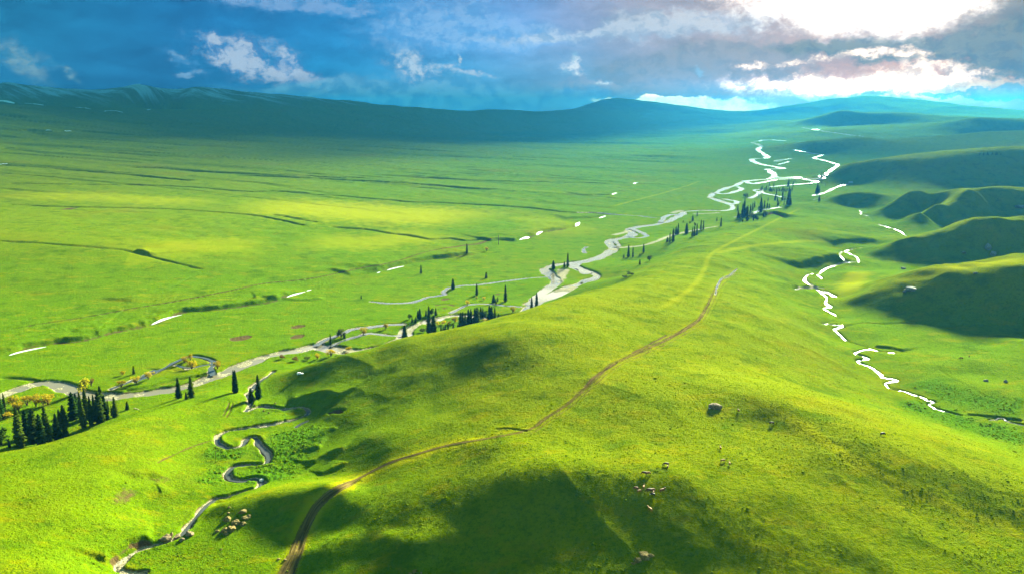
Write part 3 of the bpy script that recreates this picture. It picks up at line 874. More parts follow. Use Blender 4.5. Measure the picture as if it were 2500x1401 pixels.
stream("brook", [(1840, 346), (1880, 343), (1920, 345)], [18, 14], 1.2, 0.9, 8, 0.2, wvar=0.7)
stream("brook", [(1960, 312), (1990, 317), (2020, 322), (2060, 328), (2105, 333)], [26, 24], 1.4, 1.1, 10, 0.2, wvar=0.8)
# creek of the right valley
gully([(2500, 1036), (2416, 1023), (2345, 1013), (2287, 998), (2266, 986), (2215, 957), (2160, 938), (2190, 930), (2150, 921), (2152, 917), (2124, 895), (2094, 880), (2118, 874), (2090, 860), (2126, 852), (2090, 838), (2064, 830), (2040, 806),
       (2056, 794), (2010, 790), (2045, 778), (2040, 768), (2012, 752), (2020, 727), (2004, 714), (1994, 704), (1964, 685), (1980, 669), (2015, 656), (2070, 639), (2088, 625), (2062, 614), (2115, 603), (2170, 590), (2214, 577), (2190, 561), (2140, 546), (2118, 526), (2080, 513), (2000, 488)], 0.9, 2.2, 0.3)
stream("creek", [(2500, 1036), (2470, 1030), (2445, 1022), (2416, 1023)], [1.61, 1.49], 1.7, 0.55, 1.6, 0.5, wvar=1.0, bars=(6, 0.1))
stream("creek", [(2345, 1013), (2310, 1005), (2287, 998), (2266, 986), (2282, 980), (2262, 974), (2252, 967), (2215, 957), (2180, 949), (2160, 938), (2170, 932), (2192, 930), (2182, 924), (2150, 921)], [1.12, 1.24, 1.36, 1.36], 1.7, 0.55, 1.5, 0.4, wvar=1.0, bars=(6, 0.1))
stream("creek", [(2152, 917), (2138, 905), (2124, 895), (2104, 888), (2094, 880), (2120, 874), (2092, 864), (2088, 860), (2105, 853), (2126, 852), (2150, 856), (2182, 860)], [1.61, 1.49, 1.49, 1.24], 1.7, 0.55, 1.8, 0.4, wvar=1.0, bars=(6, 0.1))
stream("creek", [(2064, 830), (2050, 816), (2036, 803), (2052, 800), (2056, 794), (2034, 793), (2008, 790)], [1.61, 1.61, 1.49, 0.99], 1.7, 0.55, 2.0, 0.4, wvar=1.0, bars=(6, 0.1))
stream("creek", [(2040, 768), (2022, 758), (2010, 752), (2028, 746), (2014, 738), (2020, 727), (2004, 714), (2010, 708), (2040, 722), (2020, 716), (1994, 704), (1978, 692), (1964, 685), (1972, 669), (1996, 670), (2006, 678)], [2.17, 2.17, 2.48, 2.48], 1.7, 0.55, 2.2, 0.4, wvar=1.0, bars=(6, 0.1))
stream("creek", [(1942, 705), (1966, 701), (1990, 700), (2012, 703)], [1.61, 1.61], 1.7, 0.55, 2.0, 0.7)
stream("creek", [(2000, 668), (2015, 656), (2040, 645), (2070, 639), (2096, 638), (2088, 625), (2062, 614), (2050, 618), (2058, 632)], [2.17, 2.17, 2.48], 1.7, 0.55, 2.4, 0.5, wvar=1.0, bars=(6, 0.1))
stream("creek", [(2062, 613), (2090, 606), (2115, 603)], [2.17, 1.86], 1.7, 0.55, 2.4, 0.3, wvar=1.0, bars=(6, 0.1))
stream("creek", [(2214, 577), (2204, 569), (2190, 561), (2165, 553), (2140, 546)], [2.79, 2.48], 1.7, 0.55, 3, 0.3, wvar=1.0, bars=(6, 0.1))
stream("creek", [(2118, 526), (2100, 523), (2104, 517), (2080, 513)], [3.1, 2.48], 1.7, 0.55, 3, 0.3, wvar=1.0, bars=(6, 0.1))
stream("creek", [(1986, 488), (2000, 484), (2020, 480)], [3.72, 3.1], 1.7, 0.55, 3, 0.3, wvar=1.0, bars=(6, 0.1))
# meandering brook of the near gully
stream("creek", [(668, 905), (650, 918), (625, 935), (612, 950), (606, 962), (612, 978), (600, 1002), (612, 999), (642, 990), (690, 997), (736, 992), (753, 1003), (738, 1016), (690, 1028), (600, 1044), (562, 1050), (534, 1060), (529, 1072), (545, 1088), (570, 1092),
                 (592, 1085), (600, 1070), (622, 1067), (634, 1086), (652, 1104), (655, 1118), (640, 1131), (600, 1133), (568, 1139), (554, 1152), (562, 1166), (588, 1171), (622, 1166), (641, 1172), (628, 1188), (600, 1197), (556, 1211), (516, 1221),
                 (482, 1255), (450, 1292), (418, 1316), (390, 1325), (340, 1340), (304, 1362), (288, 1386), (318, 1397), (350, 1396)], [1.7, 2.0, 2.1, 2.2, 2.0, 1.8, 1.7, 1.7], 1.6, 0.45, 2.0, 1.0, cut=0.6, bars=(7, 0.45))
stream("creek", [(722, 1042), (736, 1034), (752, 1026)], [1.6, 1.2], 0.7, 0.35, 1.4, 0.4)
stream("creek", [(1800, 657), (1782, 674), (1760, 684), (1751, 700), (1746, 718)], [1.0, 1.3], 0.6, 0.4, 1.2, 0.5, wvar=0.7)

# --- gravel along the river
for p, w_ in (([(1490, 606), (1560, 601), (1600, 591), (1640, 575), (1700, 562), (1762, 551)], 7), ([(1380, 655), (1360, 690), (1330, 715)], 9), ([(1640, 521), (1662, 514)], 9), ([(1690, 523), (1760, 520)], 8),
              ([(1380, 712), (1420, 695)], 4), ([(1495, 575), (1560, 560)], 7), ([(1390, 700), (1330, 730)], 5)):
    paint(p, WET, 0.75, w_)
# --- grassy micro relief close to the camera
micro = (1 - sstep(DD, 500, 1500)) * (1 - WET)
GZ += micro * (fbm(GX, GY, 5.0, 3, 0.6, seed=71) * 0.16 + LUSH * np.abs(fbm(GX, GY, 3.0, 2, 0.6, seed=75)) * 1.1)
GZ += (1 - micro) * (1 - WET) * fbm(GX, GY, 24.0, 2, 0.5, seed=81) * np.clip(DD / 1500, 0.3, 1.5)
GZ += (LUSH < 2) * sstep(DIRT, 0.2, 0.9) * -0.05
#@@MESH
# ------------------------------------------------------------------ materials
def new_mat(name):
    m_ = bpy.data.materials.new(name)
    m_.use_nodes = True
    m_.node_tree.nodes.clear()
    N = NT(m_.node_tree)
    out = N.new('ShaderNodeOutputMaterial')
    return m_, N, out


def attr(N, name):
    nd = N.new('ShaderNodeAttribute')
    nd.attribute_name = name
    return nd.outputs['Fac']


def mat_grass():
    m_, N, out = new_mat("grass")
    p = N.new('ShaderNodeTexCoord').outputs['Object']
    x, y, z = N.sep(p)
    big, _ = N.noise(p, 0.006, 4, 0.6)
    mid, _ = N.noise(p, 0.05, 5, 0.65)
    fine, _ = N.noise(p, 0.45, 5, 0.7)
    tuft, _ = N.noise(p, 1.3, 3, 0.7)
    tuft2, _ = N.noise(N.vm('ADD', p, (31.0, 57.0, 0.0)), 0.9, 4, 0.72)
    spk, _ = N.noise(N.xyz(N.m('MULTIPLY', x, 0.5), y, z), 0.09, 5, 0.72)
    streak, _ = N.noise(N.xyz(N.m('MULTIPLY', x, 0.004), N.m('MULTIPLY', y, 0.02), 2.0), 1.0, 6, 0.65)
    yel, gre, dk = (0.125, 0.142, 0.0008), (0.070, 0.132, 0.0010), (0.022, 0.064, 0.0010)
    # yellower turf higher up, mottled by noise, greener on the low ground
    yel_mix = N.m('ADD', N.step(z, 4.0, 48.0), N.m('MULTIPLY', N.m('SUBTRACT', big, 0.5), 1.1))
    yel_mix = N.m('ADD', N.m('MULTIPLY', yel_mix, 0.75), N.m('MULTIPLY', N.m('SUBTRACT', mid, 0.5), 0.5))
    c = N.mix(N.m('ADD', yel_mix, 0.12, clamp=True), gre, yel)
    c = N.mix(N.m('MULTIPLY', N.step(streak, 0.52, 0.72), 0.45), c, (0.155, 0.145, 0.001))
    c = N.mix(N.m('MULTIPLY', N.step(fine, 0.46, 0.68), 0.6), c, dk)
    c = N.mix(N.m('MULTIPLY', N.step(tuft, 0.52, 0.68), 0.6), c, dk)
    c = N.mix(N.m('MULTIPLY', N.step(tuft2, 0.55, 0.7), 0.6), c, (0.17, 0.165, 0.001))
    c = N.mix(N.m('MULTIPLY', N.step(mid, 0.48, 0.70), 0.6), c, dk)
    c = N.mix(N.m('MULTIPLY', N.step(N.m('ADD', big, N.m('MULTIPLY', N.m('SUBTRACT', fine, 0.5), 0.5)), 0.56, 0.72), 0.35), c, (0.115, 0.092, 0.004))
    c = N.mix(N.m('MULTIPLY', N.step(spk, 0.52, 0.66), 0.5), c, (0.16, 0.14, 0.001))
    lush = attr(N, "lush")
    c = N.mix(N.m('MULTIPLY', lush, N.m('ADD', 0.25, N.step(tuft, 0.4, 0.65))), c, (0.034, 0.100, 0.003))
    c = N.mix(N.m('MULTIPLY', attr(N, "pale"), N.m('ADD', 0.25, N.m('MULTIPLY', fine, 0.8))), c, (0.29, 0.26, 0.001))
    # bare mud and gravel
    mud = N.mix(fine, (0.038, 0.027, 0.012), (0.115, 0.078, 0.030))
    dm = N.m('MULTIPLY', attr(N, "dirt"), N.m('ADD', 0.7, mid))
    c = N.mix(N.step(N.m('ADD', dm, N.m('MULTIPLY', N.m('SUBTRACT', fine, 0.5), 0.7)), 0.28, 0.72), c, mud)
    grav = N.mix(N.step(tuft, 0.35, 0.65), (0.11, 0.095, 0.055), (0.34, 0.30, 0.20))
    c = N.mix(N.step(N.m('ADD', attr(N, "wet"), N.m('MULTIPLY', N.m('SUBTRACT', fine, 0.5), 0.9)), 0.35, 0.7), c, grav)
    # old snow and scree high on the far left mountain, tinted blue in place of haze
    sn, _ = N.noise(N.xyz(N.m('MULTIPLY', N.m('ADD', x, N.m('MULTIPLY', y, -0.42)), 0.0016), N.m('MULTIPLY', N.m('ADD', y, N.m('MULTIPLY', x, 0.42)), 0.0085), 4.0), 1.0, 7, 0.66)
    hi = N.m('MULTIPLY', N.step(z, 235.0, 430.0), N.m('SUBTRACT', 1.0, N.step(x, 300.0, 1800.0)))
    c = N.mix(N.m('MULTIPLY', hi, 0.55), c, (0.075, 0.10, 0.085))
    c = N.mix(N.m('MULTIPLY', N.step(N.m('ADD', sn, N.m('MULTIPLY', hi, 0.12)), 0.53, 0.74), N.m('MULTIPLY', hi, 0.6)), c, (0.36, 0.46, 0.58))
    b = N.new('ShaderNodeBsdfPrincipled')
    N.l.new(c, b.inputs['Base Color'])
    b.inputs['Roughness'].default_value = 0.9
    b.inputs['Specular IOR Level'].default_value = 0.0
    bump = N.new('ShaderNodeBump')
    bump.inputs['Strength'].default_value = 1.0
    bump.inputs['Distance'].default_value = 0.8
    hgt = N.m('ADD', N.m('MULTIPLY', fine, 1.2), N.m('MULTIPLY', tuft, 0.6))
    N.l.new(hgt, bump.inputs['Height'])
    N.l.new(bump.outputs[0], b.inputs['Normal'])
    N.l.new(b.outputs[0], out.inputs[0])
    return m_


def mat_water(tint, rough=0.12, chop=0.6, spec=0.8):
    m_, N, out = new_mat("water")
    p = N.new('ShaderNodeTexCoord').outputs['Object']
    b = N.new('ShaderNodeBsdfPrincipled')
    b.inputs['Base Color'].default_value = tint + (1,)
    b.inputs['Roughness'].default_value = rough
    b.inputs['IOR'].default_value = 1.33
    b.inputs['Specular IOR Level'].default_value = spec
    n_, _ = N.noise(p, 0.7, 4, 0.6)
    bump = N.new('ShaderNodeBump')
    bump.inputs['Strength'].default_value = chop
    bump.inputs['Distance'].default_value = 0.25
    N.l.new(n_, bump.inputs['Height'])
    N.l.new(bump.outputs[0], b.inputs['Normal'])
    N.l.new(b.outputs[0], out.inputs[0])
    return m_


def mesh_from(name, co, faces, mat, smooth=True):
    me_ = bpy.data.meshes.new(name)
    me_.from_pydata([tuple(c) for c in co], [], [tuple(int(i) for i in f) for f in faces])
    me_.update()
    if smooth: me_.polygons.foreach_set("use_smooth", [True] * len(me_.polygons))
    if mat: me_.materials.append(mat)
    return me_


def link(name, data, parent=None, loc=None):
    o = bpy.data.objects.new(name, data)
    COL.objects.link(o)
    if parent: o.parent = parent
    if loc is not None: o.location = loc
    return o


# ------------------------------------------------------------------ ground sheet
me = bpy.data.meshes.new("ground")
co = np.stack([GX, GY, GZ], -1).reshape(-1, 3).astype(np.float32)
idx = np.arange(NR * NA, dtype=np.int32).reshape(NR, NA)
quads = np.stack([idx[:-1, :-1], idx[:-1, 1:], idx[1:, 1:], idx[1:, :-1]], -1).reshape(-1, 4)[:, ::-1]
me.vertices.add(len(co)); me.vertices.foreach_set("co", co.ravel())
me.loops.add(quads.size); me.loops.foreach_set("vertex_index", np.ascontiguousarray(quads).ravel())
me.polygons.add(len(quads))
me.polygons.foreach_set("loop_start", np.arange(0, quads.size, 4, dtype=np.int32))
me.polygons.foreach_set("loop_total", np.full(len(quads), 4, dtype=np.int32))
me.update(calc_edges=True)
me.polygons.foreach_set("use_smooth", np.ones(len(quads), dtype=bool))
for nm, arr in (("dirt", DIRT), ("pale", PALE), ("lush", LUSH), ("wet", WET)):
    at = me.attributes.new(nm, 'FLOAT', 'POINT')
    at.data.foreach_set("value", arr.astype(np.float32).ravel())
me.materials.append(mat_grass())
ground_ob = link("ground", me)
ground_ob["kind"] = "structure"

# ------------------------------------------------------------------ water
WATER = {"river": mat_water((0.15, 0.13, 0.085), 0.14, 0.22), "brook": mat_water((0.06, 0.07, 0.065), 0.12), "creek": mat_water((0.05, 0.055, 0.05), 0.10, 0.8, 0.3)}


def ribbon_mesh(name, ln, wd, mat, across=3, lift=0.0):
    t_ = np.gradient(ln[:, :2], axis=0)
    t_ /= np.linalg.norm(t_, axis=1)[:, None] + 1e-9
    nrm = np.stack([-t_[:, 1], t_[:, 0]], -1)
    z_ = np.convolve(np.pad(ln[:, 2], 3, mode='edge'), np.ones(7) / 7, 'valid')
    co_, fs = [], []
    k = across + 1
    for i in range(len(ln)):
        for j in range(k):
            o_ = (j / across - 0.5) * wd[i]
            co_.append((ln[i, 0] + nrm[i, 0] * o_, ln[i, 1] + nrm[i, 1] * o_, z_[i] + lift))
    for i in range(len(ln) - 1):
        for j in range(across):
            a = i * k + j
            fs.append((a + 1, a, a + k, a + k + 1))
    return mesh_from(name, co_, fs, mat)


for i, (nm, ln, wd) in enumerate(STREAMS):
    o = link(nm, ribbon_mesh(nm, ln, wd, WATER[nm], lift=0.004 * (i % 5)))
    o["kind"] = "structure"
#@@CLOUDS
# ------------------------------------------------------------------ storm cloud over the far valley (above the picture); it shades the plain and the air below
import bmesh


def ico(sub):
    bm = bmesh.new()
    bmesh.ops.create_icosphere(bm, subdivisions=sub, radius=1.0)
    v = np.array([p.co[:] for p in bm.verts]); f = [[q.index for q in p.verts] for p in bm.faces]
    bm.free()
    return v, f


def cloud_bank(d0, d1, a0, a1, count, rad, seed, mat, hk=0.36, h0=520, flat=0.3):
    rng = np.random.default_rng(seed)
    v0, f0 = ico(3)
    cs, fs = [], []
    ta = math.tan(SUN_EL)
    for k in range(count):
        d = rng.uniform(d0, d1)
        a = a0 + (a1 - a0) * ((k + rng.uniform(0, 1)) / count)
        x = d * math.tan(math.radians(a))
        h = hk * d + h0
        zz = float(ground(min(x, 15000), d)) if abs(a) < 45 else 0
        run = (h - zz) / ta
        c = np.array([x + math.sin(SUN_AZ) * run, d + math.cos(SUN_AZ) * run, h])
        r = rad * d * rng.uniform(0.7, 1.3)
        lump = 1 + 0.55 * fbm(v0[:, 0] * 2 + k * 3.1 + v0[:, 2], v0[:, 1] * 2 + k * 1.7, 1.0, 4, seed=seed + k)
        p = v0 * lump[:, None] * np.array([r * 1.25, r, r * flat]) + c
        b = sum(len(q) for q in cs)
        cs.append(p); fs += [[i + b for i in q] for q in f0]
    o = link("storm_cloud", mesh_from("storm_cloud", np.concatenate(cs), fs, mat))
    o["label"] = "grey storm cloud bank unseen above the frame, shading the far valley"
    o["kind"] = "stuff"
    return o


cm, N_, out_ = new_mat("cloud")
b_ = N_.new('ShaderNodeBsdfDiffuse'); b_.inputs[0].default_value = (0.75, 0.78, 0.82, 1)
N_.l.new(b_.outputs[0], out_.inputs[0])
cloud_bank(2000, 3100, -46, -8, 11, 0.10, 1, cm, 1.0, 800)
cloud_bank(2350, 3300, 17, 42, 8, 0.12, 2, cm, 1.0, 800)
cloud_bank(3300, 4800, -46, -6, 20, 0.14, 3, cm, 0.8, 800, 0.2)
cloud_bank(3300, 4800, 17, 42, 10, 0.13, 6, cm, 0.8, 800, 0.2)
cloud_bank(4800, 9000, -46, -4, 34, 0.16, 4, cm, flat=0.14)
cloud_bank(8000, 14000, -10, 12, 20, 0.11, 7, cm, flat=0.12)  # unseen bank added to darken the lit far middle mountain

#@@OBJECTS
# ------------------------------------------------------------------ dirt tracks (streaky wheel ruts, ragged edges)
def mat_track():
    m_, N, out = new_mat("track_earth")
    p = N.new('ShaderNodeTexCoord').outputs['Object']
    ac, al = attr(N, "across"), attr(N, "along")
    st, _ = N.noise(N.xyz(N.m('MULTIPLY', ac, 1.0), N.m('MULTIPLY', al, 0.05), 0.0), 1.0, 4, 0.6)
    st2, _ = N.noise(N.xyz(N.m('MULTIPLY', ac, 1.0), N.m('MULTIPLY', al, 0.02), 5.0), 5.0, 3, 0.6)
    n_, _ = N.noise(p, 0.6, 5, 0.7)
    c = N.mix(N.step(st, 0.35, 0.65), (0.040, 0.030, 0.008), (0.135, 0.098, 0.028))
    c = N.mix(N.m('MULTIPLY', N.step(n_, 0.55, 0.75), 0.6), c, (0.20, 0.135, 0.05))
    b = N.new('ShaderNodeBsdfPrincipled')
    N.l.new(c, b.inputs['Base Color']); b.inputs['Roughness'].default_value = 0.95
    b.inputs['Specular IOR Level'].default_value = 0.0
    bump = N.new('ShaderNodeBump'); bump.inputs['Strength'].default_value = 0.9; bump.inputs['Distance'].default_value = 0.4
    N.l.new(st, bump.inputs['Height']); N.l.new(bump.outputs[0], b.inputs['Normal'])
    fade = attr(N, "cover")
    a = N.m('ADD', N.m('MULTIPLY', fade, 1.15), N.m('ADD', N.m('MULTIPLY', N.m('SUBTRACT', st2, 0.5), 1.5), N.m('MULTIPLY', N.m('SUBTRACT', n_, 0.5), 0.9)))
    a = N.step(a, 0.35, 0.62)
    tr = N.new('ShaderNodeBsdfTransparent')
    mx = N.new('ShaderNodeMixShader')
    N.l.new(a, mx.inputs[0]); N.l.new(tr.outputs[0], mx.inputs[1]); N.l.new(b.outputs[0], mx.inputs[2])
    N.l.new(mx.outputs[0], out.inputs[0])
    return m_


TRACK_MAT = mat_track()


def track(name, pts, width, cover, lift=0.10):
    ln = lay(pts, per=4)
    seg = np.concatenate([[0], np.cumsum(np.hypot(np.diff(ln[:, 0]), np.diff(ln[:, 1])))])
    k = int(seg[-1] / 0.9) + 2
    t = np.linspace(0, seg[-1], k)
    x, y = np.interp(t, seg, ln[:, 0]), np.interp(t, seg, ln[:, 1])
    tx, ty = np.gradient(x), np.gradient(y)
    q = np.hypot(tx, ty); nx, ny = -ty / q, tx / q
    w_ = np.interp(t / seg[-1], np.linspace(0, 1, len(width)), width)
    cv = np.interp(t / seg[-1], np.linspace(0, 1, len(cover)), cover)
    J = 11
    co_, fs, A1, A2, A3 = [], [], [], [], []
    for j in range(J):
        f = j / (J - 1) - 0.5
        X, Y = x + nx * w_ * f, y + ny * w_ * f
        co_.append(np.stack([X, Y, ground(X, Y) + lift], -1))
        A1.append(w_ * f); A2.append(t); A3.append(cv * (1 - (abs(f) * 2) ** 2.5))
    co_ = np.stack(co_, 1).reshape(-1, 3)
    for i in range(k - 1):
        for j in range(J - 1):
            a = i * J + j
            fs.append((a + 1, a, a + J, a + J + 1))
    me_ = mesh_from(name, co_, fs, TRACK_MAT)
    for nm, arr in (("across", A1), ("along", A2), ("cover", A3)):
        at = me_.attributes.new(nm, 'FLOAT', 'POINT')
        at.data.foreach_set("value", np.stack(arr, 1).ravel().astype(np.float32))
    o = link(name, me_)
    o["kind"] = "structure"
    return o


track("dirt_track", TRACK1, [10, 9.5, 8, 6, 5, 4.2, 3.8, 3.4, 3.2, 3.0], [0.92, 0.9, 0.85, 0.82, 0.8, 0.8, 0.78, 0.75, 0.72, 0.62])
track("dirt_track", [(p[0], p[1]) for p in TRACK2], [3, 5, 6, 5, 4.5, 4, 3.5, 3], [0.62, 0.5, 0.45, 0.5, 0.65, 0.55, 0.45, 0.4, 0.4, 0.3], 0.11)
track("dirt_track", TRACK3, [5, 5, 4, 4, 5], [0.35, 0.5, 0.55, 0.6, 0.5], 0.14)
track("dirt_track", [(1080, 608), (1110, 604), (1140, 599), (1170, 596), (1200, 584)], [5, 9, 6], [0.6, 0.9, 0.5], 0.16)

# ------------------------------------------------------------------ rocks
def mat_rock(name, c1, c2, moss):
    m_, N, out = new_mat(name)
    p = N.new('ShaderNodeTexCoord').outputs['Object']
    n_, _ = N.noise(p, 0.9, 6, 0.7)
    n2_, _ = N.noise(p, 3.0, 4, 0.7)
    c = N.mix(N.step(n_, 0.35, 0.65), c1, c2)
    c = N.mix(N.m('MULTIPLY', N.step(n2_, 0.52, 0.68), 0.75), c, moss)
    b = N.new('ShaderNodeBsdfPrincipled')
    N.l.new(c, b.inputs['Base Color']); b.inputs['Roughness'].default_value = 0.9
    b.inputs['Specular IOR Level'].default_value = 0.1
    bump = N.new('ShaderNodeBump'); bump.inputs['Strength'].default_value = 1.0; bump.inputs['Distance'].default_value = 0.5
    N.l.new(N.m('ADD', n_, n2_), bump.inputs['Height']); N.l.new(bump.outputs[0], b.inputs['Normal'])
    N.l.new(b.outputs[0], out.inputs[0])
    return m_


ROCK_GREY = mat_rock("grey_rock", (0.13, 0.092, 0.05), (0.26, 0.195, 0.12), (0.26, 0.19, 0.03))
ROCK_LICHEN = mat_rock("lichen_rock", (0.12, 0.085, 0.025), (0.23, 0.175, 0.06), (0.24, 0.18, 0.01))
ROCK_COOL = mat_rock("cool_rock", (0.10, 0.10, 0.09), (0.24, 0.23, 0.20), (0.10, 0.12, 0.04))
ROCK_WHITE = mat_rock("white_rock", (0.62, 0.63, 0.64), (0.82, 0.83, 0.84), (0.45, 0.45, 0.42))


def px_m(u, v):
    p = hit(u, v)
    return p, np.hypot(np.hypot(p[0], p[1]), CAM_H - p[2]) / FPX


def rock(name, u, v, wpx, hpx, label, mat, seed, group=None, yaw=None, sink=0.3, cat="rock"):
    rng = np.random.default_rng(seed)
    p, s = px_m(u, v)
    v0, f0 = ico(4 if wpx > 14 else 3)
    d = v0.copy()
    # facets: clip the ball with random planes, then roughen
    for _ in range(16):
        nrm = rng.normal(size=3); nrm /= np.linalg.norm(nrm)
        lim = rng.uniform(0.55, 0.9)
        h = d @ nrm
        d -= np.clip(h - lim, 0, None)[:, None] * nrm * 0.92
    d *= (1 + 0.22 * fbm(v0[:, 0] * 2 + seed, v0[:, 1] * 2 + v0[:, 2] * 2, 1.0, 5, 0.6, seed=seed))[:, None]
    w, hh = wpx * s * 0.5, hpx * s * 0.5
    d = d * np.array([w, w * rng.uniform(0.7, 0.95), hh])
    a = rng.uniform(-0.4, 0.4) if yaw is None else yaw
    R = np.array([[math.cos(a), -math.sin(a), 0], [math.sin(a), math.cos(a), 0], [0, 0, 1]])
    o = link(name, mesh_from(name, d @ R.T, f0, mat, smooth=False), loc=(p[0], p[1], p[2] + hh * (1 - 2 * sink)))
    o["label"], o["category"] = label, cat
    if group: o["group"] = group
    return o


rock("boulder", 1746, 995, 32, 17, "large grey brown boulder alone on the slope above the grazing cattle", ROCK_GREY, 3, yaw=0.1, sink=0.25)
rock("boulder", 1733, 996, 9, 5, "small pale stone at the left foot of the large grey boulder", ROCK_WHITE, 4)
for i, (u, v, w, h, lab) in enumerate([
    (1556, 1368, 22, 16, "left slab of the yellowish outcrop on the dark foreground slope"),
    (1574, 1362, 24, 17, "large middle slab of the yellowish outcrop on the dark foreground slope"),
    (1590, 1356, 16, 8, "small right slab of the yellowish outcrop on the dark foreground slope"),
    (1547, 1375, 11, 8, "lowest piece of the yellowish outcrop on the dark foreground slope"),
    (1570, 1350, 26, 8, "thin upper ledge of the yellowish outcrop on the dark foreground slope")]):
    rock("rock_outcrop", u, v, w, h, lab, ROCK_LICHEN, 20 + i, "slabs of the foreground outcrop", sink=0.5)
for i, (u, v, w, h, lab) in enumerate([
    (405, 1318, 32, 18, "biggest round boulder blocking the brook at the bottom left"),
    (433, 1311, 20, 9, "flat grey boulder in the brook right of the biggest one"),
    (462, 1304, 22, 11, "ochre boulder at the right end of the row across the brook"),
    (443, 1319, 14, 8, "small boulder below the row lying across the brook"),
    (419, 1306, 9, 11, "small upright stone behind the row across the brook")]):
    rock("boulder", u, v, w, h, lab, ROCK_GREY, 40 + i, "boulders lying across the brook")
orng = np.random.default_rng(77)
where = ["top", "upper left", "upper right", "middle", "middle right", "lower left", "lower middle", "lowest", "far left", "far right", "small high", "small low"]
for i, (u, v, w, h) in enumerate([(592, 1248, 24, 12), (556, 1268, 22, 13), (600, 1264, 22, 13), (577, 1275, 26, 14), (594, 1278, 20, 12), (549, 1296, 22, 15), (566, 1292, 24, 16), (552, 1303, 16, 11),
                                  (531, 1296, 15, 8), (609, 1258, 12, 8), (560, 1238, 11, 6), (541, 1340, 8, 5)]):
    rock("rock_outcrop", u, v, w, h, where[i] + " ochre slab of the broken outcrop right of the gully brook", ROCK_LICHEN, 60 + i, "slabs of the gully outcrop", sink=0.52)
for i, (u, v, w, h, lab) in enumerate([(1013, 1396, 14, 11, "yellow boulder cut by the bottom edge of the picture"), (1002, 1400, 9, 6, "smaller yellow stone left of the bottom edge boulder"),
                                       (1028, 1398, 7, 5, "small yellow stone right of the bottom edge boulder"),
                                       (681, 1364, 9, 4, "pale stone on the left edge of the muddy track"), (696, 1366, 10, 4, "pale stone in the muddy track at the bottom"),
                                       (558, 1252, 8, 4, "lone small ochre stone above the gully outcrop")]):
    rock("boulder", u, v, w, h, lab, ROCK_LICHEN, 90 + i)
rock("boulder", 638, 1173, 12, 9, "bright white block lying in the bend of the gully brook", ROCK_WHITE, 101)
for i, (u, v, w, h, lab) in enumerate([
    (2225, 706, 30, 11, "grey rock outcrop on the lit nose of the right hand hill"), (2208, 712, 12, 6, "small grey rock below the outcrop on the right hand hill"),
    (2412, 606, 14, 20, "tall pale crag on the dark hillside at the right"), (2424, 622, 12, 16, "short pale crag right of the tall crag on the dark hillside"),
    (2353, 618, 12, 8, "small pale rock left of the tall crag on the dark hillside"), (2205, 657, 14, 7, "grey rock in the hollow of the lit right hand hill"),
    (2382, 668, 10, 8, "small grey rock under the lit ridge at the right"), (2408, 930, 12, 8, "grey rock on the shaded knoll at the right edge"),
    (2454, 932, 10, 9, "second grey rock on the shaded knoll at the right edge"), (2490, 505, 26, 8, "grey ledge on the far hill at the right edge")]):
    rock("rock_outcrop", u, v, w, h, lab, ROCK_COOL, 110 + i, sink=0.42)
for i, (u, v) in enumerate([(600, 965), (618, 990), (640, 1003), (668, 985), (652, 1008)]):
    rock("boulder", u + 4, v, 6, 5, ["small stone by the waterfall under the two spruces", "pale stone at the foot of the short spruce by the brook", "stone on the bank above the first brook bend",
                                     "stone on the shaded bank right of the spruces", "lowest small stone above the first brook bend"][i], ROCK_LICHEN, 130 + i)

# ------------------------------------------------------------------ snow patches left under the banks
def mat_snow():
    m_, N, out = new_mat("old_snow")
    p = N.new('ShaderNodeTexCoord').outputs['Object']
    n_, _ = N.noise(p, 0.35, 5, 0.6)
    c = N.mix(n_, (0.50, 0.49, 0.47), (0.66, 0.66, 0.67))
    b = N.new('ShaderNodeBsdfPrincipled')
    N.l.new(c, b.inputs['Base Color']); b.inputs['Roughness'].default_value = 0.6
    N.l.new(b.outputs[0], out.inputs[0])
    return m_


SNOW = mat_snow()


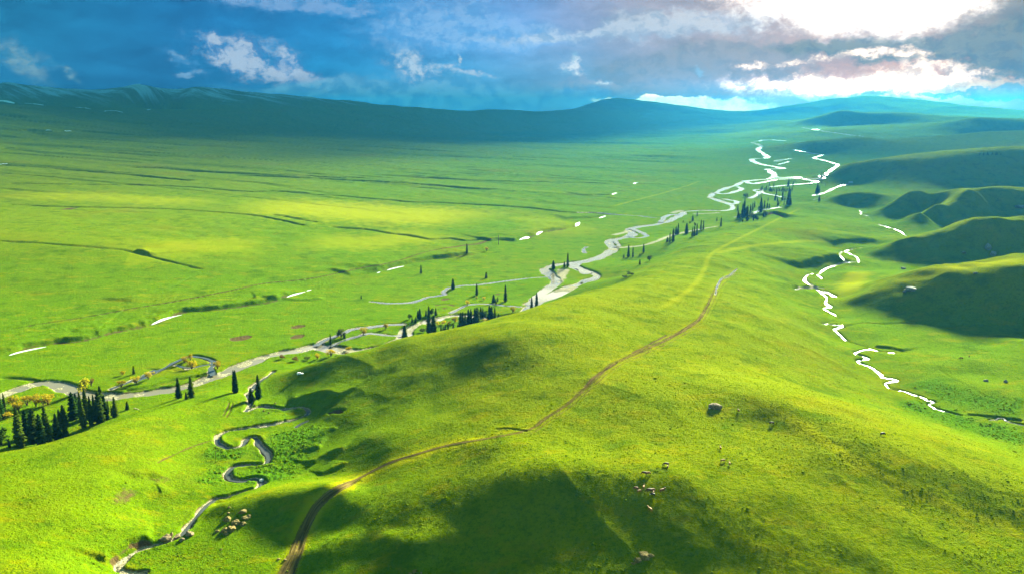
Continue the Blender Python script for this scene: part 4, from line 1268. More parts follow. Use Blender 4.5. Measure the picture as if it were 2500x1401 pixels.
def snow(pts, wpx, label, group):
    ln = lay(pts, per=3)
    k = 40
    s = np.linspace(0, 1, k)
    i_ = np.linspace(0, 1, len(ln))
    x, y = np.interp(s, i_, ln[:, 0]), np.interp(s, i_, ln[:, 1])
    d = np.hypot(x, y).mean()
    tx, ty = np.gradient(x), np.gradient(y)
    q = np.hypot(tx, ty) + 1e-9; nx, ny = -ty / q, tx / q
    # width in the direction across the patch, from its apparent thickness
    depth = wpx * d * d / (FPX * CAM_H)
    w_ = np.clip(depth * np.abs(ny).mean() + wpx * d / FPX * np.abs(nx).mean(), 0.8, min(2 + d / 420, 0.22 * float(np.hypot(x[-1] - x[0], y[-1] - y[0])) + 0.5)) * np.sqrt(np.clip(np.sin(np.pi * np.clip(s, 0.01, 0.99)), 0, 1)) * (1 + 0.7 * fbm(x, y, d * 0.03, 3, seed=5))
    th_ = min(1.0, 0.2 + d / 6000)
    co_, fs = [], []
    J = 9
    for j in range(J):
        f = j / (J - 1) - 0.5
        X, Y = x + nx * w_ * f, y + ny * w_ * f
        dome = 1 - (2 * f) ** 2
        co_.append(np.stack([X, Y, ground(X, Y) - 0.25 + th_ * (0.35 + dome * (0.9 + 0.3 * vnoise(X / 6, Y / 6, 3)))], -1))
    co_ = np.stack(co_, 1).reshape(-1, 3)
    co_ -= 0
    c0 = co_.mean(0)
    n0 = len(co_)
    low = co_.copy(); low[:, 2] -= th_ * 1.5
    co_ = np.concatenate([co_, low]) - c0
    for i in range(k - 1):
        for j in range(J - 1):
            a = i * J + j
            fs.append((a + 1, a, a + J, a + J + 1))
            fs.append((n0 + a, n0 + a + 1, n0 + a + J + 1, n0 + a + J))
        a = i * J
        fs.append((a, n0 + a, n0 + a + J, a + J))
        a = i * J + J - 1
        fs.append((n0 + a, a, a + J, n0 + a + J))
    o = link("snow_patch", mesh_from("snow_patch", co_, fs, SNOW), loc=tuple(c0))
    o["label"], o["category"], o["group"] = label, "snow", group


GS = "snow patches under the plain's banks"
snow([(22, 867), (45, 860), (80, 852), (113, 846)], 6, "long white snow patch under the bank at the left edge", GS)
snow([(370, 792), (395, 781), (425, 772), (444, 768)], 7, "thick white snow patch under the middle of the long bank", GS)
snow([(700, 725), (722, 718), (745, 712)], 3.5, "thin snow streak under the right end of the long bank", GS)
snow([(748, 710), (760, 707)], 2, "tiny snow scrap past the right end of the long bank", GS)
snow([(945, 660), (962, 655), (986, 650)], 4, "snow patch at the foot of the dark grassy scarp", GS)
snow([(920, 667), (928, 664)], 3, "small snow scrap left of the dark grassy scarp", GS)
snow([(1268, 586), (1280, 582), (1292, 580)], 4, "snow streak just right of the utility pole", GS)
snow([(1310, 574), (1318, 568), (1324, 566)], 4, "snow bend right of the snow streak near the pole", GS)
snow([(1405, 553), (1410, 548), (1414, 543)], 5, "upright snow patch in the gully left of the river", GS)
snow([(1462, 533), (1472, 530), (1478, 528)], 3, "short snow streak left of the river braid", GS)
snow([(1494, 475), (1500, 473), (1506, 472)], 3, "lone snow spot on the far plain left of the river", GS)
snow([(1546, 449), (1552, 447), (1558, 447)], 2, "faint snow spot farther out on the plain", GS)
snow([(-4, 402), (12, 401), (24, 401)], 1.6, "thin snow line at the left edge of the far plain", GS)
GM = "snow patches on the left mountain slope"
snow([(112, 319), (118, 318), (126, 319)], 2.5, "left of two snow spots below the left mountain", GM)
snow([(157, 321), (165, 320), (174, 321)], 2.5, "right of two snow spots below the left mountain", GM)
snow([(185, 263), (205, 264), (222, 267)], 3, "oval snow patch on the left mountain slope", GM)
snow([(252, 272), (278, 271), (300, 275)], 3.5, "longer snow patch right of the oval one on the mountain", GM)
snow([(358, 269), (368, 268)], 1.5, "small lone snow dash on the left mountain slope", GM)
snow([(-5, 246), (15, 248), (36, 253)], 4, "bright snow wedge at the left edge of the mountain", GM)
snow([(60, 253), (80, 254), (112, 258)], 3, "broken snow strip above the oval patch on the left mountain", GM)

# ------------------------------------------------------------------ trees
def mat_leaf(name, dark, light, scale=0.8):
    m_, N, out = new_mat(name)
    p = N.new('ShaderNodeTexCoord').outputs['Object']
    oi = N.new('ShaderNodeObjectInfo').outputs['Random']
    n_, _ = N.noise(p, scale, 3, 0.6)
    c = N.mix(N.step(N.m('ADD', n_, N.m('MULTIPLY', N.m('SUBTRACT', oi, 0.5), 0.25)), 0.3, 0.75), dark, light)
    d = N.new('ShaderNodeBsdfDiffuse'); N.l.new(c, d.inputs[0])
    t = N.new('ShaderNodeBsdfTranslucent'); N.l.new(c, t.inputs[0])
    mx = N.new('ShaderNodeMixShader'); mx.inputs[0].default_value = 0.42
    N.l.new(d.outputs[0], mx.inputs[1]); N.l.new(t.outputs[0], mx.inputs[2])
    N.l.new(mx.outputs[0], out.inputs[0])
    return m_


def mat_plain(name, col, rough=0.9, spec=0.2, metal=0.0):
    m_, N, out = new_mat(name)
    p = N.new('ShaderNodeTexCoord').outputs['Object']
    n_, _ = N.noise(p, 4.0, 4, 0.6)
    b = N.new('ShaderNodeBsdfPrincipled')
    N.l.new(N.mix(n_, tuple(c * 0.7 for c in col), tuple(min(1, c * 1.25) for c in col)), b.inputs['Base Color'])
    b.inputs['Roughness'].default_value = rough; b.inputs['Specular IOR Level'].default_value = spec; b.inputs['Metallic'].default_value = metal
    N.l.new(b.outputs[0], out.inputs[0])
    return m_


SPRUCE = mat_leaf("spruce_needles", (0.014, 0.046, 0.006), (0.11, 0.145, 0.008))
GOLD = mat_leaf("willow_leaves", (0.20, 0.150, 0.006), (0.44, 0.32, 0.010))
LEMON = mat_leaf("larch_leaves", (0.30, 0.27, 0.01), (0.60, 0.50, 0.015))
OLIVE = mat_leaf("bush_leaves", (0.030, 0.050, 0.008), (0.075, 0.095, 0.012))
RUST = mat_leaf("bare_twigs", (0.09, 0.055, 0.012), (0.17, 0.105, 0.02))
BARK = mat_plain("bark", (0.055, 0.036, 0.020))


def taper(p0, p1, r0, r1, n=6):
    p0, p1 = np.array(p0, float), np.array(p1, float)
    ax = (p1 - p0) / np.linalg.norm(p1 - p0)
    u_ = np.cross(ax, [0, 0, 1.0] if abs(ax[2]) < 0.9 else [1.0, 0, 0]); u_ /= np.linalg.norm(u_)
    w_ = np.cross(ax, u_)
    vs = []
    for p, r in ((p0, r0), (p1, r1)):
        for i in range(n):
            a = 2 * math.pi * i / n
            vs.append(p + r * (math.cos(a) * u_ + math.sin(a) * w_))
    fs = [(i, (i + 1) % n, n + (i + 1) % n, n + i) for i in range(n)] + [tuple(range(n))[::-1], tuple(range(n, 2 * n))]
    return vs, fs


class MB:
    def __init__(self): self.v, self.f = [], []

    def add(self, vs, fs):
        b = len(self.v)
        self.v += [tuple(p) for p in vs]
        self.f += [tuple(i + b for i in q) for q in fs]

    def mesh(self, name, mat, smooth=False): return mesh_from(name, self.v, self.f, mat, smooth)


def spruce_meshes(seed, slim=0.13, tips=1, ragged=0.3):
    """unit tree, 1 high: crown of drooping branch fans + trunk"""
    rng = np.random.default_rng(seed)
    cr, tk = MB(), MB()
    tops = [(0.0, 0.0, 1.0, 0.02)] if tips == 1 else [(-0.035, 0, 0.97, 0.03), (0.04, 0.02, 1.0, 0.02)]
    for (ox, oy, top, b0) in tops:
        base = 0.045 if tips == 1 else 0.05
        z_ = base
        while z_ < top - 0.012:
            t = (z_ - base) / (top - base)
            R = slim * (1 - t) ** 0.5 * (0.55 + 0.45 * min(1, t / 0.13)) * (0.8 if tips == 2 else 1)
            R *= 1 + ragged * (rng.random() - 0.5)
            nb = max(4, int(5 + 7 * (1 - t)))
            a0 = rng.uniform(0, 6.28)
            for b in range(nb):
                if rng.random() < 0.07: continue
                a = a0 + 6.283 * b / nb + rng.normal(0, 0.18)
                r = R * rng.uniform(0.65, 1.18)
                droop = (0.25 + 0.55 * (1 - t)) * r
                dx, dy = math.cos(a), math.sin(a)
                sx, sy = -dy, dx
                wd = r * rng.uniform(0.30, 0.5) + 0.006
                zz = z_ + rng.normal(0, 0.006)
                p0 = (ox + dx * r * 0.05, oy + dy * r * 0.05, zz + 0.012)
                pm = (ox + dx * r * 0.6, oy + dy * r * 0.6, zz - droop * 0.35)
                p1 = (ox + dx * r, oy + dy * r, zz - droop * rng.uniform(0.6, 1.1) + 0.012)
                l_ = (pm[0] + sx * wd, pm[1] + sy * wd, pm[2] - 0.016)
                r_ = (pm[0] - sx * wd, pm[1] - sy * wd, pm[2] - 0.016)
                lo = (pm[0], pm[1], pm[2] - 0.030 - 0.2 * wd)
                cr.add([p0, l_, p1, r_, pm, lo], [(0, 1, 4), (4, 1, 2), (0, 4, 3), (4, 2, 3), (0, 1, 5), (5, 3, 0), (5, 1, 2), (2, 3, 5)])
            z_ += (0.020 + 0.014 * (1 - t)) * rng.uniform(0.8, 1.2)
        vs, fs = taper((ox, oy, base + 0.02), (ox, oy, top), slim * 0.42, 0.003, 7)
        cr.add(vs, fs)
        tk.add(*taper((ox * 0.4, oy * 0.4, -0.03), (ox, oy, 0.6), 0.016, 0.007))
    return cr.mesh("spruce_crown", SPRUCE), tk.mesh("spruce_trunk", BARK, True)


def bush_meshes(seed, mat, width=1.0, leaves=520, stem=True, leaf=0.075):
    rng = np.random.default_rng(seed)
    cr, tk = MB(), MB()
    blobs = []
    for i in range(9):
        a = rng.uniform(0, 6.28); r = width * 0.34 * math.sqrt(rng.random())
        blobs.append((r * math.cos(a), r * math.sin(a), rng.uniform(0.30, 0.80), rng.uniform(0.15, 0.26)))
        if stem:
            mid = (blobs[-1][0] * 0.35, blobs[-1][1] * 0.35, 0.28)
            tk.add(*taper((0, 0, -0.05), mid, 0.03, 0.02, 5)); tk.add(*taper(mid, blobs[-1][:3], 0.02, 0.006, 5))
    for i in range(leaves):
        bx, by, bz, br = blobs[rng.integers(len(blobs))]
        d = rng.normal(size=3); d /= np.linalg.norm(d)
        q = np.array([bx, by, bz]) + d * br * rng.uniform(0.45, 1.2) * np.array([1.15 * width, 1.15 * width, 0.9])
        if q[2] < 0.04: continue
        u_ = rng.normal(size=3); u_ /= np.linalg.norm(u_)
        w_ = np.cross(u_, d); w_ /= np.linalg.norm(w_) + 1e-9
        s = leaf * rng.uniform(0.5, 1.2)
        cr.add([q - u_ * s, q + w_ * s * 0.6, q + u_ * s, q - w_ * s * 0.6], [(0, 1, 2, 3)])
    return cr.mesh("bush_crown", mat), (tk.mesh("bush_trunk", BARK, True) if stem else None)


SPR = [spruce_meshes(1, 0.165, 1, 0.4), spruce_meshes(2, 0.145, 1, 0.5), spruce_meshes(3, 0.19, 1, 0.4), spruce_meshes(4, 0.15, 2), spruce_meshes(5, 0.12, 1, 0.5)]
FAT = [spruce_meshes(8, 0.25), spruce_meshes(9, 0.22)]
ROUND = [bush_meshes(11, SPRUCE, 0.85, 620, True, 0.07), bush_meshes(12, OLIVE, 1.0, 560, True, 0.075)]
GOLDS = [bush_meshes(21, GOLD, 1.15, 460, True, 0.07), bush_meshes(22, GOLD, 1.0, 420, True, 0.07), bush_meshes(23, RUST, 0.8, 260, True, 0.06)]
LOW = [bush_meshes(31, RUST, 1.6, 520, False, 0.10), bush_meshes(32, OLIVE, 1.7, 520, False, 0.10), bush_meshes(33, GOLD, 1.6, 480, False, 0.09)]
LEMONS = [bush_meshes(41, LEMON, 0.75, 420, True, 0.07)]
TREE_RNG = np.random.default_rng(9)
TREES_AT = []


def plant(kind, crown_trunk, u, v, hpx, label, cat, group=None, floor=None, wide=1.0, parts=True, after=0.0):
    if floor is not None:
        p = np.array(pz(u, v, floor)); p[2] = float(ground(p[0], p[1]))
    else:
        p = hit(u, v, after)
    d = math.sqrt(p[0] ** 2 + p[1] ** 2 + (CAM_H - p[2]) ** 2)
    h = hpx * d / FPX * 1.04
    e = bpy.data.objects.new(kind, None)
    e.empty_display_size = 0.5
    COL.objects.link(e)
    e.location = (p[0], p[1], p[2] - 0.1)
    e.rotation_euler = (0, 0, TREE_RNG.uniform(0, 6.28))
    k = TREE_RNG.uniform(0.82, 1.25) * wide
    e.scale = (h * k, h * k, h)
    e["label"], e["category"] = label, cat
    if group: e["group"] = group
    cr, tk = crown_trunk
    link("crown", cr, e)
    if tk: link("trunk", tk, e)
    TREES_AT.append((p[0], p[1]))
    return e


ORD = ["first", "second", "third", "fourth", "fifth", "sixth", "seventh", "eighth", "ninth", "tenth", "eleventh", "twelfth", "thirteenth", "fourteenth", "fifteenth", "sixteenth", "seventeenth",
       "eighteenth", "nineteenth", "twentieth", "twenty-first", "twenty-second", "twenty-third", "twenty-fourth", "twenty-fifth", "twenty-sixth", "twenty-seventh", "twenty-eighth", "twenty-ninth", "thirtieth",
       "thirty-first", "thirty-second", "thirty-third"]


def stand(trees, place, group, floor=None, after=0.0, same=None):
    trees = sorted(trees)
    hs = sorted(t[2] for t in trees)
    for i, t in enumerate(trees):
        u, v, h = t[:3]
        form = t[3] if len(t) > 3 else None
        size = "tall" if h >= hs[int(len(hs) * 0.66)] else ("short" if h < hs[int(len(hs) * 0.33)] else "mid-sized")
        if form == 'f': m_ = FAT[i % 2]
        elif form == 'r': m_ = ROUND[0]
        elif form == 'o': m_ = ROUND[1]
        elif form == '2': m_ = SPR[3]
        elif form == 's': m_ = SPR[4]
        else: m_ = SPR[int(TREE_RNG.integers(3))]
        lab = same or f"{size} dark spruce, {ORD[i]} from the left {place}"
        plant("spruce_tree", m_, u, v, h, lab, "tree", group, floor, after=after)


stand([(51, 1097, 84), (67, 1066, 57), (86, 1077, 72), (103, 1087, 68), (117, 1079, 79), (141, 1071, 58), (147, 1040, 40), (157, 1037, 47), (160, 1066, 33, 'f'), (180, 1018, 58), (187, 1000, 40), (205, 1044, 57),
       (199, 1019, 60), (212, 1018, 68), (225, 1040, 64), (246, 1035, 70), (249, 1005, 60), (259, 1028, 54), (264, 1000, 26), (231, 1010, 46), (273, 1013, 22), (283, 1022, 45), (311, 997, 19, 'f')],
      "in the stand behind the near left hill", "spruces behind the near left hill", floor=0.5)
stand([(3, 1018, 58), (11, 990, 30), (-2, 1024, 36), (15, 1011, 19, 'f'), (4, 1089, 36, 'r'), (24, 1097, 18, 'f')], "at the left edge of the picture", "spruces at the left picture edge", floor=0.5)
stand([(437, 972, 48), (468, 970, 49), (455, 974, 17, 'f')], "on the meadow between river and gully", "three spruces on the meadow")
stand([(575, 958, 54, '2'), (632, 972, 56), (613, 980, 33, 'f')], "where the gully brook drops to the river", "three spruces at the brook mouth")
stand([(988, 818, 36, 'f'), (1047, 808, 52), (1059, 807, 44), (1077, 805, 16), (1082, 805, 18), (1087, 804, 17), (1094, 803, 16, 'f'), (1107, 802, 17, 'f'), (1117, 799, 12, 'f'), (1125, 800, 42), (1130, 800, 43), (1136, 799, 40, 's'),
       (1144, 798, 47), (1150, 797, 47, 's'), (1160, 796, 48), (1165, 795, 49), (1195, 792, 50), (1200, 791, 47), (1208, 789, 43), (1217, 785, 25), (1206, 790, 19, 'f'), (1172, 793, 16, 'o')],
      "in the row along the river behind the hill", "spruces in the row behind the hill", floor=0.5)
stand([(1000, 777, 14, 'r'), (1006, 785, 18), (1015, 785, 15, 'f'), (1020, 775, 19), (1025, 777, 26)], "in the clump left of the river row", "clump left of the river row", floor=0.5)
stand([(1047, 768, 23, 'f'), (1040, 769, 14, 'f'), (1055, 767, 17, 'r'), (1064, 768, 18, 'f')], "in the clump behind the tallest river spruces", "clump behind the tallest river spruces", floor=0.5)
stand([(1169, 768, 21), (1174, 768, 26, 'f'), (1179, 768, 24), (1185, 768, 16, 'r')], "in the clump behind the right river row", "clump behind the right river row", floor=0.5)
stand([(1298, 766, 38), (1310, 761, 41, 's')], "in front of the white river bend", "pair before the river bend", floor=0.5)
stand([(1205, 738, 20, 'f'), (1211, 742, 14), (1215, 736, 12)], "of three small ones left of a slender spruce", "three small spruces on the flood plain")
plant("spruce_tree", SPR[4], 1234, 736, 41, "slender tall spruce alone left of the river bend", "tree")
stand([(1028, 668, 21), (1106, 706, 26), (1140, 619, 24), (1164, 720, 29), (1187, 679, 15, 'f')], "standing alone on the open flood plain", "lone spruces on the flood plain")
plant("spruce_tree", FAT[0], 882, 729, 9, "tiny dark bushy spruce by the blue side stream", "tree")
stand([(327, 912, 18)], "by the looping side channel", "spruce by the looping channel")
stand([(807, 836, 27, 's'), (833, 822, 24, 'o'), (841, 822, 14, 'f'), (826, 818, 13, 'o')], "on the island in the lower river", "trees on the lower river island", floor=0.5)
stand([(1351, 657, 21, 'f'), (1378, 652, 14, 'f'), (1386, 652, 35, 's')], "where the river splits in two", "spruces at the river fork")
stand([(1523, 630, 9, 'f'), (1534, 628, 30, 's'), (1545, 628, 25, 's'), (1571, 617, 22), (1562, 625, 7, 'f'), (1562, 646, 13, 'f'), (1586, 637, 16, 'r')], "on the meadow right of the river islands", "spruces right of the river islands")
stand([(1629, 591, 12, 'f'), (1635, 592, 24, 's'), (1643, 590, 31, 's'), (1650, 573, 20), (1655, 573, 27, 's'), (1676, 571, 25), (1690, 578, 21), (1695, 577, 24), (1701, 575, 28, 's'), (1711, 562, 24, 's'), (1717, 561, 22, 's'), (1697, 552, 9, 'r')],
      "in the line along the gravel strip", "spruces along the gravel strip")
stand([(1760, 553, 21), (1750, 540, 9, 'f'), (1691, 540, 14), (1702, 528, 11), (1668, 544, 6, 'f'), (1684, 546, 6, 'f')], "of the scattered ones right of the middle river", "scattered spruces by the middle river")
stand([(1812, 532, 34), (1816, 531, 43, 's'), (1801, 515, 15), (1802, 533, 17, 'f'), (1806, 533, 11, 'f'), (1819, 527, 19), (1824, 539, 35, 's'), (1822, 528, 23), (1831, 531, 30, 's'), (1837, 515, 20, 's'), (1842, 507, 15), (1851, 516, 13),
       (1857, 519, 34), (1860, 513, 17), (1866, 509, 19, 's'), (1873, 508, 12, 'f'), (1878, 508, 10, 'f'), (1875, 491, 9), (1839, 539, 21, 'r'), (1849, 538, 9, 'r'), (1813, 543, 7, 'r'), (1870, 527, 12, 'o'), (1864, 530, 16)],
      "in the grove left of the bare earth cliff", "spruces left of the earth cliff")
stand([(1892, 490, 14), (1898, 492, 12), (1895, 483, 16, 's'), (1910, 489, 21), (1916, 489, 9, 'f'), (1924, 500, 31), (1928, 490, 25, 's'), (1930, 500, 14, 'f'), (1914, 500, 8), (1899, 502, 12, 'f'), (1904, 498, 7), (1852, 482, 13, 's'), (1858, 482, 9, 's')],
      "in the far grove beyond the ridge end", "spruces beyond the ridge end")
stand([(1856, 465, 7), (1860, 464, 10, 'f'), (1871, 464, 11), (1867, 465, 7, 'f'), (1878, 455, 12, 's'), (1889, 455, 9), (1925, 455, 17, 's'), (1923, 456, 11), (1931, 443, 6, 's'), (1936, 455, 12, 's'), (1941, 444, 7, 's')],
      "around the dense far wood", "spruces round the far wood")
stand([(1876 + 3.9 * i, 466 + (i % 3) * 1.2, 7 + (i * 7 % 4), 'f' if i % 2 else None) for i in range(16)], "", "spruces of the dense far wood", same="one of the small spruces packed in the dense far wood among river channels")
stand([(1966, 452, 5), (1977, 452, 6), (1995, 473, 23), (2000, 471, 16), (1992, 473, 12, 'f'), (2006, 448, 9, 's'), (2015, 455, 6), (2055, 455, 8), (2000, 491, 13, 'f'), (2006, 427, 9), (2041, 408, 8), (1981, 426, 4), (1820, 482, 11, 'r'), (1825, 482, 8, 'f'), (1783, 485, 4, 'f')],
      "of those scattered on the far valley floor", "spruces on the far valley floor")
stand([(2392 + 7 * i + (i % 3) * 2, 379 + (i % 2) * 0.6, 4.5 + (i % 3)) for i in range(8)], "in the tiny row on the blue hill crest", "tiny trees on the blue hill crest")

# willows and shrubs in autumn-like yellow
GY_ = "yellow willows along the lower river"
for i, (u, v, h, lab) in enumerate([
    (33, 991, 25, "golden willow at the left end of the row by the pebble bar"), (46, 1001, 23, "golden willow standing in front of the left row"), (66, 987, 24, "broad golden willow third in the row by the pebble bar"),
    (88, 989, 27, "tall golden willow in the middle of the row"), (105, 986, 17, "brownish willow fifth in the row by the pebble bar"), (117, 984, 25, "round golden willow at the right end of the row"),
    (297, 943, 17, "small orange willow left of the side channel"), (333, 934, 17, "orange willow on the gravel side channel"), (362, 925, 18, "orange willow right of the gravel side channel"),
    (374, 908, 9, "tiny yellow willow above the gravel side channel"), (468, 895, 20, "widest golden willow inside the looping channel"), (450, 884, 17, "thin golden willow left of the widest one in the loop"),
    (465, 877, 14, "golden willow behind the widest one in the loop"), (531, 899, 19, "round golden willow where the loop meets the river"), (808, 863, 18, "orange willow at the upper end of the grey pool"),
    (887, 812, 18, "yellow willow between the two channels upstream"), (942, 800, 13, "yellow willow right of the one between channels"), (775, 870, 14, "low spreading orange willow below the grey pool"),
    (1111, 783, 15, "yellow willow left of the tall river row"), (1185, 786, 14, "yellow willow inside the tall river row"), (1141, 744, 12, "lone yellow willow by the thin stream"),
    (1181, 732, 9, "tiny yellow willow above the thin stream"), (1163, 729, 6, "tiniest yellow willow left of the slender spruce"), (1252, 763, 16, "orange willow left of the white river bend"),
    (1188, 613, 10, "olive yellow willow at the end of the dark scarp")]):
    kind = GOLDS[2] if ("brownish" in lab) else GOLDS[i % 2]
    plant("willow_tree", kind, u, v, h, lab, "tree", GY_, floor=0.3 if v > 760 else None)
plant("larch_tree", LEMONS[0], 205, 953, 36, "tall lemon yellow larch beside the river behind the spruce stand", "tree", floor=0.3)
plant("bare_tree", GOLDS[2], 223, 941, 19, "small bare brown tree right of the lemon yellow larch", "tree", floor=0.3)
plant("bush", LOW[2], 298, 914, 9, "yellow green bush on the grassy terrace edge", "bush", floor=0.3)
plant("bush", LOW[2], 20, 1016, 12, "small golden bush at the left picture edge", "bush", floor=0.3)
for i, (u, v, h, k, lab) in enumerate([(690, 872, 9, 0, "rusty scrub below the grey pool, leftmost of five"), (722, 876, 10, 0, "rusty scrub below the grey pool, second of five"), (748, 872, 8, 1, "olive scrub below the grey pool, third of five"),
                                       (820, 868, 8, 1, "olive scrub below the grey pool, fourth of five"), (845, 862, 8, 0, "rusty scrub below the grey pool, rightmost of five"),
                                       (1068, 790, 9, 2, "golden scrub left in the river bend reeds"), (1082, 787, 9, 2, "golden scrub middle in the river bend reeds"), (1096, 787, 8, 2, "golden scrub right in the river bend reeds"),
                                       (1030, 805, 10, 1, "olive scrub on the bank below the spruce clump"), (1540, 672, 9, 1, "dark scrub on the slope right of the river bend"), (1525, 678, 7, 1, "smaller dark scrub on the slope by the river bend"),
                                       (1420, 693, 5, 1, "little dark bush on the gravel at the river bend"), (850, 846, 10, 2, "golden scrub on the lower river island")]):
    plant("bush", LOW[k], u, v, h, lab, "bush", "scrub along the river", floor=0.4 if v > 760 and u < 1200 else None)

# ------------------------------------------------------------------ cattle
def skin_mesh(name, verts, edges, radii, mats, sub=1):
    me_ = bpy.data.meshes.new(name)
    me_.from_pydata(verts, edges, [])
    o = bpy.data.objects.new(name, me_)
    COL.objects.link(o)
    o.modifiers.new("skin", 'SKIN')
    sm = o.modifiers.new("sub", 'SUBSURF'); sm.levels = sub; sm.render_levels = sub
    for sv, r in zip(me_.skin_vertices[0].data, radii):
        sv.radius = (r, r) if not isinstance(r, tuple) else r
    me_.skin_vertices[0].data[0].use_root = True
    bpy.context.view_layer.update()
    dg = bpy.context.evaluated_depsgraph_get()
    res = bpy.data.meshes.new_from_object(o.evaluated_get(dg))
    bpy.data.objects.remove(o)
    res.name = name
    res.materials.clear()
    res.materials.append(mats)
    res.polygons.foreach_set("use_smooth", [True] * len(res.polygons))
    return res


def cow_mesh(name, mat, graze=True):
    V = [(0, 0, 1.02), (0.45, 0, 1.04), (0.80, 0, 1.08), (-0.45, 0, 1.02), (-0.80, 0, 1.08)]
    E = [(0, 1), (1, 2), (0, 3), (3, 4)]
    Rr = [0.40, 0.39, 0.31, 0.39, 0.28]
    if graze:
        V += [(1.08, 0, 0.92), (1.28, 0, 0.55), (1.40, 0, 0.28), (1.55, 0, 0.10)]
    else:
        V += [(1.08, 0, 1.22), (1.28, 0, 1.45), (1.46, 0, 1.46), (1.72, 0, 1.34)]
    Rr += [0.22, 0.17, 0.16, 0.10]
    E += [(2, 5), (5, 6), (6, 7), (7, 8)]
    for s in (1, -1):   # ears and horns
        b = len(V); hx, hy, hz = V[6]
        V.append((hx - 0.02, s * 0.26, hz + 0.10)); Rr.append(0.05); E.append((6, b))
    for s in (1, -1):   # front legs: elbow, wrist, hoof
        b = len(V)
        V += [(0.66, s * 0.20, 0.72), (0.68, s * 0.21, 0.42), (0.67, s * 0.21, 0.06)]; Rr += [0.14, 0.075, 0.07]
        E += [(1, b), (b, b + 1), (b + 1, b + 2)]
    for s in (1, -1):   # hind legs: knee forward, hock back, hoof
        b = len(V)
        V += [(-0.62, s * 0.21, 0.74), (-0.84, s * 0.22, 0.44), (-0.80, s * 0.22, 0.06)]; Rr += [0.18, 0.085, 0.07]
        E += [(3, b), (b, b + 1), (b + 1, b + 2)]
    b = len(V)
    V += [(-1.02, 0, 1.12), (-1.08, 0, 0.75), (-1.07, 0, 0.50)]; Rr += [0.05, 0.035, 0.06]
    E += [(4, b), (b, b + 1), (b + 1, b + 2)]
    return skin_mesh(name, V, E, Rr, mat, 1)


def mat_hide(name, a, b_col, patch=0.5):
    m_, N, out = new_mat(name)
    p = N.new('ShaderNodeTexCoord').outputs['Object']
    n_, _ = N.noise(p, 1.3, 3, 0.5)
    b = N.new('ShaderNodeBsdfPrincipled')
    N.l.new(N.mix(N.step(n_, patch, patch + 0.12), a, b_col), b.inputs['Base Color'])
    b.inputs['Roughness'].default_value = 0.7; b.inputs['Specular IOR Level'].default_value = 0.2
    N.l.new(b.outputs[0], out.inputs[0])
    return m_


HIDE = {"black": mat_hide("black_hide", (0.012, 0.010, 0.009), (0.02, 0.016, 0.012)), "brown": mat_hide("brown_hide", (0.16, 0.06, 0.015), (0.24, 0.10, 0.025)),
        "tan": mat_hide("tan_hide", (0.27, 0.13, 0.025), (0.36, 0.19, 0.045)), "dark": mat_hide("dark_brown_hide", (0.05, 0.022, 0.01), (0.12, 0.05, 0.015)),
        "pied": mat_hide("pied_hide", (0.015, 0.012, 0.01), (0.75, 0.70, 0.62), 0.52)}
COWS = {}
GC = "cattle grazing on the foreground hill"
for u, v, hide, graze, yaw, size, lab in [
    (1574, 1158, "dark", True, 175, 1.1, "dark brown cow grazing just below the bright rim, left of a pair"), (1581, 1158, "brown", True, 10, 1.0, "reddish cow beside the dark one just below the rim"),
    (1627, 1136, "black", True, 170, 1.1, "black cow grazing on the bright rim"), (1630, 1141, "brown", True, 70, 0.75, "brown calf right below the black cow"),
    (1553, 1194, "brown", True, 160, 0.9, "brown calf at the left of the little herd"), (1571, 1192, "tan", False, 70, 0.95, "tan cow standing at the top of the little herd"),
    (1560, 1201, "tan", True, 20, 0.85, "tan calf at the lower left of the little herd"), (1586, 1200, "dark", True, 175, 1.15, "big dark brown cow in the middle of the little herd"),
    (1592, 1199, "brown", True, 20, 1.0, "reddish cow touching the big dark one"), (1595, 1203, "tan", False, 80, 0.8, "pale tan calf right under the big dark cow"),
    (1594, 1209, "pied", True, 150, 0.9, "black and white calf lowest in the little herd"), (1616, 1200, "brown", False, 25, 1.1, "orange brown cow at the right of the little herd"),
    (1587, 1247, "tan", False, 120, 1.15, "tan cow alone farthest down the dark slope"), (1759, 1096, "brown", False, 85, 0.9, "brown cow alone upslope right of the rim"),
    (1764, 1127, "tan", True, 15, 1.0, "tan cow, left of the two pale ones at the right"), (1781, 1134, "tan", False, 85, 0.9, "tan calf, right of the two pale ones"),
    (1803, 1004, "brown", False, 95, 0.85, "small brown cow right of the large boulder"), (1883, 1035, "black", True, 5, 1.0, "black cow far right of the large boulder"),
    (2154, 1062, "black", True, 10, 1.1, "black cow on the slope beyond the right rim"), (2347, 876, "dark", True, 160, 1.1, "dark cow on the meadow beside the shaded knoll"),
    (2366, 871, "dark", False, 60, 0.8, "dark calf right of the cow by the shaded knoll")]:
    key = (hide, graze)
    if key not in COWS: COWS[key] = cow_mesh("cow", HIDE[hide], graze)
    p = hit(u, v)
    o = link("cow", COWS[key], loc=(p[0], p[1], p[2] - 0.02))
    sz = 1.05 * size
    o.scale = (sz, sz, sz)
    o.rotation_euler = (0, 0, math.radians(yaw))
    o["label"], o["category"], o["group"] = lab, "cow", GC

# ------------------------------------------------------------------ white car on the shoulder of the hill
def box(mb, c, s, bev=0.0):
    x, y, z = c; a, b, h = s[0] / 2, s[1] / 2, s[2] / 2
    mb.add([(x - a, y - b, z - h), (x + a, y - b, z - h), (x + a, y + b, z - h), (x - a, y + b, z - h), (x - a, y - b, z + h), (x + a, y - b, z + h), (x + a, y + b, z + h), (x - a, y + b, z + h)],
           [(3, 2, 1, 0), (4, 5, 6, 7), (0, 1, 5, 4), (1, 2, 6, 5), (2, 3, 7, 6), (3, 0, 4, 7)])


